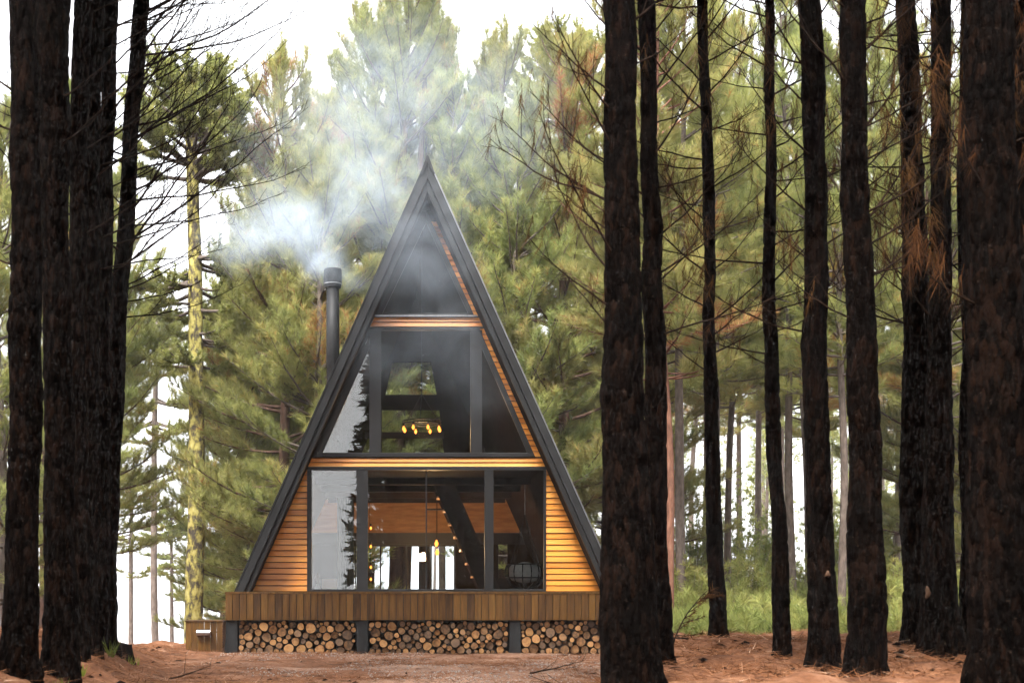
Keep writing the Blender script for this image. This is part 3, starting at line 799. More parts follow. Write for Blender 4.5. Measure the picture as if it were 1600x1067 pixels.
lamp_light(pn, pX - 0.1, pY + 0.3, PZ(850, pY) - 0.1, 34)
sX, sY = PX(577, 24.6), 24.6  # added string of glowing bulbs, stands for bulb reflections in the door glass
st = thing('bulb_reflections', 'added string of small glowing bulbs standing for bulb reflections beside the left door mullion', 'lights', (sX, sY, zf))
b = MB(); v, f = tube([(sX, sY, zf), (sX + 0.01, sY, 2.2), (sX + 0.03, sY, 1.3)], [0.004] * 3, 5); b.add(v, f); part('cord', b, M['black_frame'], st)
for z in (1.32, 1.55, 1.95, 2.3): bulb(st, sX + 0.03, sY, z, 0.022, 0.06)
# steep stair leaning to the left
lad = thing('loft_stair', 'dark steep loft stair leaning behind the sliding door', 'stair', (PX(745, 26.0), 26.0, ZB))
x0, z0, x1, z1 = PX(748, 26), ZB, PX(676, 26), zf
for y in (25.6, 26.3):
    b = MB(); b.prism([(x0, z0), (x0 + 0.42, z0), (x1 + 0.42, z1), (x1, z1)], y, y + 0.05); part('stringer', b, M['stair_wood'], lad)
for k in range(1, 8):
    t = k / 8.0; x = x0 + (x1 - x0) * t; z = z0 + (z1 - z0) * t
    b = MB(); b.box(x - 0.03, x + 0.36, 25.655, 26.295, z, z + 0.04); part('tread', b, M['warm_wood'], lad)
# hanging chair with white cushion
hx, hy, hz = PX(820, 24.4), 24.4, ZB + 0.36
hc = thing('hanging_chair', 'hanging basket chair with white cushion behind the right glass pane', 'chair', (hx, hy, ZB))
for k in range(14):
    aa = k * 2 * math.pi / 14
    t = np.linspace(-1.35, 0.5, 9)
    b = MB(); v, f = tube(np.stack([hx + 0.38 * np.cos(t) * math.cos(aa), hy + 0.38 * np.cos(t) * math.sin(aa), hz + 0.33 * np.sin(t)], -1), np.full(9, 0.011), 5); b.add(v, f)
    part('rib', b, M['black_frame'], hc, True)
for t in (0.5, -0.3):
    b = MB(); v, f = tube(np.stack([hx + 0.38 * math.cos(t) * np.cos(a), hy + 0.38 * math.cos(t) * np.sin(a), hz + 0.33 * math.sin(t) + 0 * a], -1), np.full(33, 0.013), 5); b.add(v, f)
    part('hoop', b, M['black_frame'], hc, True)
b = MB(); zz = np.linspace(-1, 1, 9); rr = np.sqrt(np.clip(1 - zz ** 4, 0.02, 1))
v, f = tube(np.stack([hx + 0 * zz, hy + 0 * zz, hz + 0.0 + 0.20 * zz], -1), 0.30 * rr, 20, True); b.add(v, f); part('cushion', b, M['cushion'], hc, True)
for k in range(4):
    aa = k * math.pi / 2 + 0.5
    b = MB(); v, f = tube([(hx + 0.33 * math.cos(aa), hy + 0.33 * math.sin(aa), hz + 0.16), (hx, hy, hz + 1.1)], [0.007, 0.007], 5); b.add(v, f); part('rope', b, M['post'], hc)
b = MB(); v, f = tube([(hx, hy, hz + 1.1), (hx, hy, zf)], [0.010, 0.010], 5); b.add(v, f); part('rope', b, M['steel'], hc)
# curtain (added for a reflected trunk), carton and dried grass behind the left pane
b = MB(); t = np.linspace(0, 1, 40); xx = PX(527, 23.0) + t * 0.30; yy = 23.0 + 0.03 * np.sin(t * 38)
V = np.concatenate([np.stack([xx, yy, 0 * t + ZB + 0.02], -1), np.stack([xx, yy, 0 * t + zf - 0.45], -1), np.stack([xx, yy + 0.012, 0 * t + zf - 0.45], -1), np.stack([xx, yy + 0.012, 0 * t + ZB + 0.02], -1)])
i = np.arange(39)
b.add(V, [np.stack([i + o1, i + 1 + o1, i + 1 + o2, i + o2], -1) for o1, o2 in ((0, 40), (40, 80), (80, 120), (120, 0))])
single('curtain', b, M['curtain'], 'olive grey gathered curtain behind the left glass pane', 'curtain', (xx[0], 23.0, ZB), True)
b = MB(); b.box(PX(503, 23.3), PX(531, 23.3), 23.3, 23.6, ZB, PZ(904, 23.3)); box_ = single('carton', b, M['carton'], 'small brown carton on the floor behind the left glass pane', 'box', (PX(517, 23.3), 23.3, ZB), bevel=0.004)
dg = thing('dried_grass_vase', 'vase of pale dried grass beside the brown carton', 'plant', (PX(496, 23.2), 23.2, ZB))
b = MB(); v, f = tube([(PX(496, 23.2), 23.2, ZB + q) for q in (0, 0.05, 0.1, 0.14)], [0.04, 0.055, 0.04, 0.03], 14, True); b.add(v, f); part('vase', b, M['cushion'], dg, True)
b = MB(); tufts(b, np.array([[PX(496, 23.2), 23.2, ZB + 0.12 + 0.02 * q] for q in range(5)]), np.array([[0, 0, 1.0]] * 5), 16, 0.16, 0.012, (0.0, 0.5), 0.04); part('stalks', b, M['straw'], dg)

# ------------------------------------------------------------------ deck with plank skirt, posts and firewood
DD = 20.5
dx0, dx1 = PX(352, DD), PX(986, DD)
deck = thing('wooden_deck', 'raised brown deck with upright plank skirt in front of the cabin', 'deck', ((dx0 + dx1) / 2, DD, 0.05))
zt, zb = PZ(924.5, DD), PZ(968, DD)
b = MB(); b.box(dx0 + 0.02, dx1 - 0.02, DD + 0.03, DW - 0.07, zt - 0.16, zt - 0.03); part('joist_frame', b, M['post'], deck)
nb = 14
for k in range(nb):
    y0 = DD - 0.012 + k * (DW - 0.06 - DD) / nb
    b = MB(); b.box(dx0 - 0.004, dx1 + 0.004, y0, y0 + 0.125, zt - 0.028, zt + 0.0015 * (k % 3)); part('floor_board', b, M['deckplank'], deck)
npl = 57
w = (dx1 - dx0) / npl
for k in range(npl):
    x = dx0 + k * w
    b = MB(); pr = 0.004 * rnd.random(); lo = 0.006 * rnd.random()
    b.box(-w / 2 + 0.0045, w / 2 - 0.0045, -0.002 - pr, 0.024, zb - lo - 0.05, zt - 0.0295 - 0.05)
    o = link('skirt_plank', b.mesh('skirt_plank', M['deckplank']), deck, (x + w / 2 - (dx0 + dx1) / 2, 0.0, 0.0)); 
b = MB(); b.box(dx0 + 0.01, dx1 - 0.01, DD + 0.031, DD + 0.15, zb - 0.005, zt - 0.162); part('rim_beam', b, M['post'], deck)
posts = ((352, 371), (557, 575), (796, 814), (966, 985))
for a_, c_ in posts:
    b = MB(); b.box(PX(a_, DD) + 0.005, PX(c_, DD), DD + 0.035, DD + 0.22, -0.15, zb - 0.006); part('post', b, M['post'], deck, bevel=0.006)
b = MB(); b.box(dx0 + 0.02, dx1 - 0.02, DD + 0.75, DD + 0.80, -0.2, zb + 0.1); part('back_board', b, M['post'], deck)
b = MB(); b.prism([(dx0 - 0.10, 0.0), (dx0 - 0.02, 0.0), (dx0 - 0.012, 0.62), (dx0 - 0.03, 0.62)], DD + 0.6, DD + 0.9); part('side_brace', b, M['post'], deck)

# firewood: one mesh for each of a few log shapes, one object for each log
logmeshes = []
for k in range(9):
    lr = np.random.default_rng(40 + k)
    sd_ = 14
    an = np.arange(sd_) / sd_ * 2 * np.pi
    prof = 1 + 0.05 * np.cos(2 * an + k) + 0.04 * np.cos(3 * an + 2 * k) + lr.uniform(-0.025, 0.025, sd_)
    b = MB()
    ring = lambda y, s: np.stack([np.cos(an) * prof * s, 0 * an + y, np.sin(an) * prof * s], -1)
    V = np.concatenate([ring(0.012, 0.90), ring(0.0, 0.93), ring(0.003, 1.0), ring(0.42, 1.0)])
    i = np.arange(sd_); j = (i + 1) % sd_
    V[:sd_, 1] = 0.0
    b.add(V[:sd_], [np.array([list(range(sd_))])], mi=0)
    b.add(V, [np.stack([i + sd_, j + sd_, j + 2 * sd_, i + 2 * sd_], -1), np.stack([i + 2 * sd_, j + 2 * sd_, j + 3 * sd_, i + 3 * sd_], -1)], mi=1)
    b.add(V, [np.stack([i, j, j + sd_, i + sd_], -1)], mi=0)
    logmeshes.append(b.mesh('log', [M['logend'], M['logbark']]))
ORD = ['first', 'second', 'third', 'fourth', 'fifth', 'sixth', 'seventh', 'eighth', 'ninth', 'tenth', 'eleventh', 'twelfth', 'thirteenth', 'fourteenth', 'fifteenth', 'sixteenth', 'seventeenth', 'eighteenth', 'nineteenth', 'twentieth', '21st', '22nd', '23rd', '24th', '25th', '26th', '27th', '28th', '29th', '30th'] + ['%d%s' % (q, {1: 'st', 2: 'nd', 3: 'rd'}.get(q % 10, 'th')) for q in range(31, 70)]
bays = (('left', 371.8, 556.5), ('middle', 575.8, 795.5), ('right', 814.8, 965.5))
for bn, a_, c_ in bays:
    xa, xb = PX(a_, DD), PX(c_, DD)
    lr = random.Random(len(bn) * 7 + 3)
    placed = []
    fails = 0
    top = zb - 0.012
    while fails < 26:
        r = lr.choice((0.027, 0.033, 0.038, 0.043, 0.047, 0.051, 0.056, 0.062, 0.071, 0.082)) * lr.uniform(0.92, 1.06)
        best = None
        for q in range(70):
            x = xa + r + (xb - xa - 2 * r) * (q + lr.random()) / 70
            z = 0.055 + r
            for (ox, oz, orr) in placed:
                dd = abs(ox - x)
                if dd < r + orr + 0.004: z = max(z, oz + math.sqrt((r + orr + 0.004) ** 2 - dd * dd))
            if best is None or z + r * 0.5 < best[1] + r * 0.5: best = (x, z)
        if best[1] + r > top: fails += 1; continue
        placed.append((best[0], best[1], r))
    rows = {0: [], 1: [], 2: [], 3: []}
    for pl in placed: rows[min(3, int((pl[1] - 0.05) / (top - 0.05) * 4))].append(pl)
    for ri, lst in rows.items():
        lst.sort()
        for q, (x, z, r) in enumerate(lst):
            o = link('firewood_log', lr.choice(logmeshes), None, (x, DD + 0.07 + lr.uniform(-0.035, 0.07), z))
            o.scale = (r * 1.0, 1.0, r * 1.0)
            o.rotation_euler = (0, lr.uniform(0, 6.28), 0)
            sz = 'thick' if r > 0.06 else ('thin' if r < 0.036 else 'medium')
            o['label'] = '%s sawn log, %s from the left in the %s row of the %s firewood bay' % (sz, ORD[q], ('bottom', 'second', 'third', 'top')[ri], bn)
            o['category'] = 'log'; o['group'] = 'firewood logs stacked under the deck'

# plank box with a metal roll holder beside the deck
DB = 21.6
bx0, bx1, bzb, bzt = PX(290, DB), PX(348, DB), 0.0, PZ(969, DB)
bi = thing('plank_bin', 'low brown plank bin left of the deck with a steel tube lamp', 'bin', ((bx0 + bx1) / 2, DB, 0.05))
for k in range(6):
    x = bx0 + k * (bx1 - bx0) / 6
    b = MB(); b.box(x + 0.003, x + (bx1 - bx0) / 6 - 0.003, DB - 0.004 * (k % 2), DB + 0.025, bzb, bzt - 0.022); part('plank', b, M['deckplank'], bi)
for k in range(2):
    b = MB(); xx_ = bx0 if k == 0 else bx1 - 0.025; b.box(xx_, xx_ + 0.025, DB + 0.026, DB + 0.6, bzb, bzt - 0.022); part('side_panel', b, M['deckplank'], bi)
b = MB(); b.box(bx0 - 0.012, bx1 + 0.012, DB - 0.015, DB + 0.62, bzt - 0.021, bzt); part('lid', b, M['deckplank'], bi)
b = MB(); v, f = tube([(PX(308, DB), DB - 0.05, PZ(988, DB)), (PX(329.5, DB), DB - 0.05, PZ(988, DB))], [0.052, 0.052], 20, True); b.add(v, f); part('tube_lamp', b, M['steel'], bi)
b = MB(); b.box(PX(310, DB), PX(328, DB), DB - 0.03, DB - 0.0045, PZ(984, DB), PZ(983, DB)); part('bracket', b, M['post'], bi)
# rain chain at the deck corner
chn = thing('rain_chain', 'thin rusty chain hanging at the left deck corner', 'chain', (dx0 - 0.05, DD - 0.03, zb))
z = zb
k = 0
while z > 0.10:
    t = np.linspace(0, 2 * np.pi, 11)
    c, s_ = np.cos(t) * 0.014, np.sin(t) * 0.026
    P_ = np.stack([dx0 - 0.035 + (c if k % 2 else 0 * c), DD - 0.03 + (0 * c if k % 2 else c), z + s_], -1)
    b = MB(); v, f = tube(P_, np.full(11, 0.005), 5); b.add(v, f); part('chain_ring', b, M['bark_red'], chn)
    z -= 0.042; k += 1

# ------------------------------------------------------------------ dark pines in the foreground
def bark_trunk(d, ctrl, seed, ztop, rtop=0.07, sides=44):
    P = sorted([(PZ(py, d), PX(px, d), w_ / F * d / 2) for px, py, w_ in ctrl])
    zz = np.array([p_[0] for p_ in P]); xx = np.array([p_[1] for p_ in P]); rr = np.array([p_[2] for p_ in P])
    zg = gz1(xx[0], d)
    zf_ = PZ(0, d) + 0.3
    z = np.concatenate([np.arange(zg - 0.25, zf_, 0.028), np.arange(zf_, ztop + 0.1, 0.25)])
    sl = (xx[-1] - xx[0]) / (zz[-1] - zz[0])
    xi = np.interp(z, zz, xx); xi = np.where(z > zz[-1], xx[-1] + sl * 0.6 * (z - zz[-1]), xi)
    xi = np.where(z < zz[0], xx[0], xi)
    ri = np.interp(z, zz, rr); ri = np.where(z > zz[-1], rr[-1] + (rtop - rr[-1]) * np.clip((z - zz[-1]) / (ztop - zz[-1]), 0, 1), ri)
    ri = ri * (1 + 0.10 * np.exp(-np.clip(z - zg, 0, 9) / 0.12))
    lr = random.Random(seed)
    kz = zg + 0.5
    while kz < ztop:
        ri = ri * (1 + lr.uniform(0.02, 0.09) * np.exp(-((z - kz) / 0.05) ** 2)); 
        xi = xi + lr.uniform(-0.016, 0.016) * np.exp(-((z - kz) / 0.30) ** 2)
        kz += lr.uniform(0.35, 0.8)
    yi = d + 0.05 * vnoise(z * 0.35, z * 0 + seed, 0, seed)
    xi = xi + 0.02 * vnoise(z * 0.8, z * 0 + seed + 3, 0, seed)
    th = np.arange(sides) / sides * 2 * np.pi
    TH, ZZ = np.meshgrid(th, z)
    Rr = np.repeat(ri[:, None], sides, 1)
    Rr = Rr * (1 + 0.34 * np.exp(-np.clip(ZZ - zg, 0, 9) / 0.13) * np.clip(np.cos(3 * TH + seed) + 0.5 * np.cos(5 * TH + 2.0 * seed), -0.2, 1.2))
    nc = max(8, int(round(2 * math.pi * rr.mean() / 0.040)))
    f1, f2, idv = cells(TH / (2 * np.pi) * nc + 0.35 * vnoise(ZZ * 7, TH * 2, 0, seed), ZZ / 0.19 + 0.3 * vnoise(ZZ * 3, TH * 3, 0, seed + 5), seed, nc)
    crack = sstep(0.02, 0.30, f2 - f1)
    Rr = Rr + (crack - 0.7) * 0.011 + (idv - 0.5) * 0.006 + 0.012 * vnoise(np.cos(TH) * 1.5, np.sin(TH) * 1.5 + seed, ZZ * 1.6, seed)
    V = np.stack([xi[:, None] + Rr * np.cos(TH), yi[:, None] + Rr * np.sin(TH), ZZ], -1).reshape(-1, 3)
    n = len(z)
    i = np.arange(n - 1)[:, None] * sides + np.arange(sides)[None, :]
    j = np.arange(n - 1)[:, None] * sides + (np.arange(sides)[None, :] + 1) % sides
    mb = MB(); mb.add(V, [np.stack([i, j, j + sides, i + sides], -1).reshape(-1, 4)])
    axis = lambda zq: np.array([np.interp(zq, z, xi), np.interp(zq, z, yi), zq])
    return mb, axis, (float(np.interp(zg, z, xi)), d, zg), float(np.interp(ztop, z, xi))

def dead_branch(p, az, el, L, bend, r0, dens=1.0):
    mb = MB(); tips = []
    pts = curve_from(p, az, el, L, 10, bend, 0.10)
    v, f = tube(pts, np.linspace(r0, 0.0022, 11), 5); mb.add(v, f)
    ns = int(L / 0.17 * dens)
    for s in range(ns):
        t = 0.12 + 0.86 * (s + rnd.random()) / ns
        q, dq = lerp_path(pts, min(t, 0.99))
        a2 = math.atan2(dq[1], dq[0]) + rnd.choice((-1, 1)) * rnd.uniform(0.3, 0.9)
        e2 = math.asin(max(-1, min(1, dq[2] / np.linalg.norm(dq)))) + rnd.uniform(-0.25, 0.75)
        l2 = L * rnd.uniform(0.10, 0.42) * (1.1 - t) + 0.12
        sp = curve_from(q, a2, e2, l2, 5, rnd.uniform(-0.1, 0.6), 0.14)
        v, f = tube(sp, np.linspace(max(0.0028, r0 * 0.4 * (1 - t)), 0.0016, 6), 4); mb.add(v, f)
        tips.append((sp[-1], sp[-1] - sp[-2])); tips.append((sp[2], sp[3] - sp[2]))
        for u in range(int(l2 / 0.16)):
            q2, d2 = lerp_path(sp, rnd.uniform(0.25, 0.97))
            s3 = curve_from(q2, math.atan2(d2[1], d2[0]) + rnd.choice((-1, 1)) * rnd.uniform(0.3, 1.0), rnd.uniform(-0.2, 1.1), rnd.uniform(0.07, 0.26), 3, 0.3, 0.2)
            v, f = tube(s3, np.linspace(0.0022, 0.0013, 4), 3); mb.add(v, f)
    tips.append((pts[-1], pts[-1] - pts[-2]))
    return mb, tips

# high crowns of the plantation pines: one pair of meshes shared by all of them
cw, cl = pine_parts(77, 6.6, 0.5, 2.9, 0, 0.07, 18, 0.34, 0.075, 0.40, 0.8, False, 0.0, 0.05)
CROWN_W = cw.mesh('crown_limbs', M['bark_dark'], True); CROWN_L = cl.mesh('crown', M['needle_dark'])

TREES = {}
def fg_tree(label, d, ctrl, seed, nbr, zr, sides_, Lr, elr, dens=1.0, brown=0, crown_z=None, trim=None):
    rnd.seed(seed)
    global rng
    rng = np.random.default_rng(seed)
    cz = crown_z or max(7.6, PZ(0, d) + 1.0)
    mb, axis, base, xt = bark_trunk(d, ctrl, seed, cz + 0.8)
    o = thing('pine_tree', label, 'tree', base, 'dark plantation pines around the clearing')
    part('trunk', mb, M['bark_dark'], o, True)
    alltips = []
    for k in range(nbr):
        z = zr[0] + (zr[1] - zr[0]) * (k + rnd.random()) / nbr
        sgn = rnd.choice(sides_)
        az = (0 if sgn > 0 else math.pi) + rnd.uniform(-0.75, 0.75)
        L = rnd.uniform(*Lr)
        m2, tips = dead_branch(axis(z), az, rnd.uniform(*elr), L, rnd.uniform(0.1, 0.6), 0.0055 + 0.0035 * L, dens)
        part('branch', m2, M['twig'], o)
        alltips += tips
    if brown and alltips:
        sel = [alltips[rnd.randrange(len(alltips))] for _ in range(int(brown * 1.8))]
        C = np.array([s[0] for s in sel]); D = np.array([s[1] / (np.linalg.norm(s[1]) + 1e-9) * 0.35 + np.array([0, 0, -1.0]) for s in sel])
        C2 = np.concatenate([C, C - [0.01, 0, 0.06]]); D2 = np.concatenate([D, D])
        lm = MB(); tufts(lm, C2, D2, 9, 0.13, 0.004, (0.05, 0.75), 0.16); part('dead_needle_clumps', lm, M['dead_needle'], o)
    for nm, me in (('crown_limbs', CROWN_W), ('crown', CROWN_L)):
        c = link(nm, me, o, (xt - base[0], 0, cz - base[2])); c.rotation_euler = (0, 0, seed * 1.7)
        s_ = 0.9 + 0.25 * ((seed * 37) % 10) / 10; c.scale = (s_, s_, 1.0)
    TREES[seed] = o
    return o

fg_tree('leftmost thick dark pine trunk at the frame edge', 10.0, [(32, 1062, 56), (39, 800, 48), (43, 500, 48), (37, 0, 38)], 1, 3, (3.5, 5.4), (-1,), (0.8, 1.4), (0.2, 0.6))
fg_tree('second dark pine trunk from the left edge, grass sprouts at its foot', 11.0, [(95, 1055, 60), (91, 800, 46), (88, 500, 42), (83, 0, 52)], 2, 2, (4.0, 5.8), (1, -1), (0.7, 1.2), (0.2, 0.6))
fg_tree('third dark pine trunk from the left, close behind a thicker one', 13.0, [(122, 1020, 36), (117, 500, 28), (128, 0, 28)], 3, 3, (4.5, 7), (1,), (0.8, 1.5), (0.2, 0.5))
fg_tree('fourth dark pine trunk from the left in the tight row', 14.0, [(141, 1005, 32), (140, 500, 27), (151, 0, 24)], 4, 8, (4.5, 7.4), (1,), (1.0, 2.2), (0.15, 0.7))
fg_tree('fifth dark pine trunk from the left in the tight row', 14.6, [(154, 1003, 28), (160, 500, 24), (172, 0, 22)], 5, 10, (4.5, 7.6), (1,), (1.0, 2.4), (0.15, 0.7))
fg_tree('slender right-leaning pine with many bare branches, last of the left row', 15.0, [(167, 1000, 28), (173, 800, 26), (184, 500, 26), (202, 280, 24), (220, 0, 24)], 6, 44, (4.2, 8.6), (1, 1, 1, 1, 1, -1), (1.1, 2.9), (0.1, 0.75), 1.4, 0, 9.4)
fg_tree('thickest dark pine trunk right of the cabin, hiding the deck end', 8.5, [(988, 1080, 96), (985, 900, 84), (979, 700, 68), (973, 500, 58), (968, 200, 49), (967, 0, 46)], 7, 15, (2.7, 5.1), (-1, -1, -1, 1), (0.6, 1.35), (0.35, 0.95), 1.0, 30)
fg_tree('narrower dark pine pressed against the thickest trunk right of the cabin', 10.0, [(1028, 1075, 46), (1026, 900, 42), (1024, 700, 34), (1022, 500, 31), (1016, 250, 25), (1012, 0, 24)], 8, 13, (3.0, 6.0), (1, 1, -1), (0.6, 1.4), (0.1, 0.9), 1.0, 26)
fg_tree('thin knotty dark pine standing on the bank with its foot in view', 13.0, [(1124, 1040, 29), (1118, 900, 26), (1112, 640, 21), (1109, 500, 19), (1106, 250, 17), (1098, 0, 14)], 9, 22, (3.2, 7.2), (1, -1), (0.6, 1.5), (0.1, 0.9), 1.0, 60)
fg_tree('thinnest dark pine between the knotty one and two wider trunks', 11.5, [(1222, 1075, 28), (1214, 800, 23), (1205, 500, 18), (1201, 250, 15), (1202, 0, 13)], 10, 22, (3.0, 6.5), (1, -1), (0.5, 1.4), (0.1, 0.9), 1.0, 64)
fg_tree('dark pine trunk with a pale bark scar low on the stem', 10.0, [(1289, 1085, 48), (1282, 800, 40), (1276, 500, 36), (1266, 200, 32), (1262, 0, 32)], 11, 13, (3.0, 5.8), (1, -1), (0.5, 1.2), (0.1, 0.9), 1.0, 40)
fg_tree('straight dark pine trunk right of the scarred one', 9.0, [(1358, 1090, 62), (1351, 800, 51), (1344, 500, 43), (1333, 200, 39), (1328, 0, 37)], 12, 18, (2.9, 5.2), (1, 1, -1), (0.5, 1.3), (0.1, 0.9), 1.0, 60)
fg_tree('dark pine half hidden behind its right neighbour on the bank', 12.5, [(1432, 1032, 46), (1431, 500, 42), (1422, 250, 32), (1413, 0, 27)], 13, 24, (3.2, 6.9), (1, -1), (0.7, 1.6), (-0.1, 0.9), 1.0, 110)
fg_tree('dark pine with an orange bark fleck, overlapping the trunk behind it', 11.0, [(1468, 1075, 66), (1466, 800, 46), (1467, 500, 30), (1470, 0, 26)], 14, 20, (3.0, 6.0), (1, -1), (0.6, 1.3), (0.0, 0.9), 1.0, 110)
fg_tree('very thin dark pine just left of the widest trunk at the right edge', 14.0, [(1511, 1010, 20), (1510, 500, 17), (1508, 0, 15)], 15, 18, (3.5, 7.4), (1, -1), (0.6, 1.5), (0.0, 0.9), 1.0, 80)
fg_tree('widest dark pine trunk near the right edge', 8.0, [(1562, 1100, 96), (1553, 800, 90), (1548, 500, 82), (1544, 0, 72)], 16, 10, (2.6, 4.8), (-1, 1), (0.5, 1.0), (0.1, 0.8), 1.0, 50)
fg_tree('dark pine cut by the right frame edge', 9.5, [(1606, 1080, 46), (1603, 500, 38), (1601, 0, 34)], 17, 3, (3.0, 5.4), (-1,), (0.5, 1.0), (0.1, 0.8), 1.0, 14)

M['scar'] = surf('bare_wood_scar', [(0.3, (0.05, 0.024, 0.013)), (0.7, (0.12, 0.07, 0.045))], (20, 20, 20), 4, 0.85, 0.2, None, 0.1)
def scar(tree, px, py, d, w_, h_, m):
    x, z = PX(px, d), PZ(py, d)
    ob = [c for c in tree.children if c.name.startswith('trunk')][0]
    co = np.empty(len(ob.data.vertices) * 3, np.float32); ob.data.vertices.foreach_get('co', co); co = co.reshape(-1, 3) + np.array(ORG[tree.name])
    sel = co[(np.abs(co[:, 2] - z) < 0.08) & (np.abs(co[:, 0] - x) < 0.05)]
    y = sel[:, 1].min() if len(sel) else d
    an_ = np.arange(12) / 12 * 2 * np.pi; jj = 1 + 0.25 * np.sin(an_ * 3 + px) + 0.12 * np.cos(an_ * 5)
    rg = lambda q, yy: np.stack([x + np.cos(an_) * w_ * q * jj, np.full(12, yy), z + np.sin(an_) * h_ * q * jj], -1)
    V = np.concatenate([rg(1.0, y + 0.03), rg(0.8, y - 0.004), rg(0.4, y - 0.008)]); i = np.arange(12); j = (i + 1) % 12
    b = MB(); b.add(V, [np.stack([i, j, j + 12, i + 12], -1), np.stack([i + 12, j + 12, j + 24, i + 24], -1), np.array([[24 + q for q in range(12)]])])
    part('bark_scar', b, M[m], tree, True)
scar(TREES[11], 1285, 897, 10.0, 0.022, 0.028, 'scar')
scar(TREES[14], 1441, 926, 11.0, 0.018, 0.055, 'scar')
scar(TREES[16], 1583, 905, 8.0, 0.026, 0.016, 'scar')

# ------------------------------------------------------------------ pines behind the cabin
GP = 'green pines behind the cabin'
pw, pl_ = pine_parts(101, 19.5, 4.5, 3.5, 0.3, 0.20, 30, 0.27, 0.0145, 0.46, 1.15, True)
tall1 = tree_proto('pine_tree', pw, pl_, M['bark_red'], M['needle'], 'x', group=GP)
pw, pl_ = pine_parts(102, 14.0, 1.2, 3.1, -0.2, 0.16, 30, 0.25, 0.0135, 0.42, 1.15, False, 0.05, -0.15)
bush1 = tree_proto('pine_tree', pw, pl_, M['bark_red'], M['needle'], 'x', group=GP)
pw, pl_ = pine_parts(103, 13.0, 1.6, 2.8, 0.3, 0.15, 30, 0.25, 0.0135, 0.40, 1.15, False, 0.04, -0.1)
bush2 = tree_proto('pine_tree', pw, pl_, M['bark_grey'], M['needle'], 'x', group=GP)
pw, pl_ = pine_parts(104, 20.0, 7.5, 2.7, 0.4, 0.135, 28, 0.29, 0.017, 0.46, 1.05, False, 0.02, -0.1)
tall2 = tree_proto('pine_tree', pw, pl_, M['bark_grey'], M['needle'], 'x', group=GP)
pw, pl_ = pine_parts(105, 17.0, 6.0, 2.4, -0.5, 0.10, 28, 0.29, 0.017, 0.46, 1.05, False, 0.02, 0.0)
tall3 = tree_proto('pine_tree', pw, pl_, M['bark_grey'], M['needle'], 'x', group=GP)

pw, pl_ = pine_parts(106, 16.5, 4.2, 3.6, 0.2, 0.16, 32, 0.27, 0.0150, 0.42, 1.2, False, 0.02, 0.05)
broad = tree_proto('pine_tree', pw, pl_, M['bark_red'], M['needle'], 'x', group=GP)
plant(broad, 575, 37.0, 'broad pine crown in the smoke left of the roof peak', 1.05, 0.0)
plant(broad, 668, 39.0, 'broad pine crown rising straight behind the roof peak', 1.14, 1.9)
plant(broad, 497, 40.0, 'broad hazy pine crown above the stove pipe', 1.0, 3.5)
plant(broad, 782, 38.0, 'broad pine crown between the roof peak and the thickest dark trunk', 1.02, 5.0)
plant(broad, 435, 43.0, 'pine crown at the edge of the open sky left of the smoke', 0.98, 4.2)
plant(broad, 75, 33.0, 'pine glimpsed through the slit between the two leftmost dark trunks', 0.95, 2.2)
plant(broad, 140, 39.0, 'pine glimpsed between the tightly set left trunks', 0.95, 0.6)
plant(tall1, 622, 36.0, 'tallest twin-stemmed pine directly behind the cabin roof peak', 1.0, 0.4)
plant(bush1, 452, 33.5, 'bushy pine behind the stove pipe with low brownish boughs', 1.08, 0.0)
plant(bush2, 388, 36.5, 'bushy pine between the lichen-covered trunk and the left roof slope', 0.90, 2.1)
plant(tall1, 520, 39.0, 'pine crown behind the smoke between stove pipe and roof peak', 0.82, 0.7)
plant(tall1, 750, 38.0, 'pine crown just right of the roof peak', 0.80, 3.3)
plant(bush2, 812, 34.5, 'bushy pine rising above the upper right roof slope', 1.08, 4.4)
plant(bush1, 885, 35.0, 'bushy pine with visible stem beside the lower right roof slope', 1.1, 1.3)
plant(bush2, 955, 38.0, 'pine partly hidden behind the thickest dark trunk', 1.02, 5.2)
plant(bush1, 418, 41.0, 'pine crown further back between lichen-covered trunk and stove pipe', 1.05, 2.5)
plant(bush2, 488, 32.5, 'bushy pine right behind the stove pipe', 0.95, 5.9)
plant(bush1, 352, 43.0, 'hazy pine just right of the lichen-covered trunk', 0.92, 4.7)
plant(tall3, 690, 35.5, 'pine boughs straight above the roof peak', 0.88, 3.1)
plant(tall1, 905, 44.0, 'tall pine behind the bushy ones right of the roof', 0.92, 2.0)
GM = 'misty pines in the wood right of the cabin'
red_pine = copy_tree(tall3)
M['bark_rust'] = surf('rusty_bark', [(0.3, (0.07, 0.032, 0.020)), (0.55, (0.16, 0.072, 0.045)), (0.8, (0.26, 0.14, 0.09))], (10, 10, 3), 8, 0.85, 0.6, (24, 24, 8), 0.2)
PLACED[red_pine.name] = 0
x_ = PX(1050, 27.5); red_pine.location = (x_, 27.5, gz1(x_, 27.5) - 0.05); red_pine.scale = (0.92,) * 3; red_pine.rotation_euler = (0, 0, 0.3)
red_pine['label'] = 'reddish slender pine right beside the thickest dark trunk'; red_pine['group'] = GM
for c_ in red_pine.children:
    if c_.name.startswith('trunk'):
        c_.material_slots[0].link = 'OBJECT'; c_.material_slots[0].material = M['bark_rust']
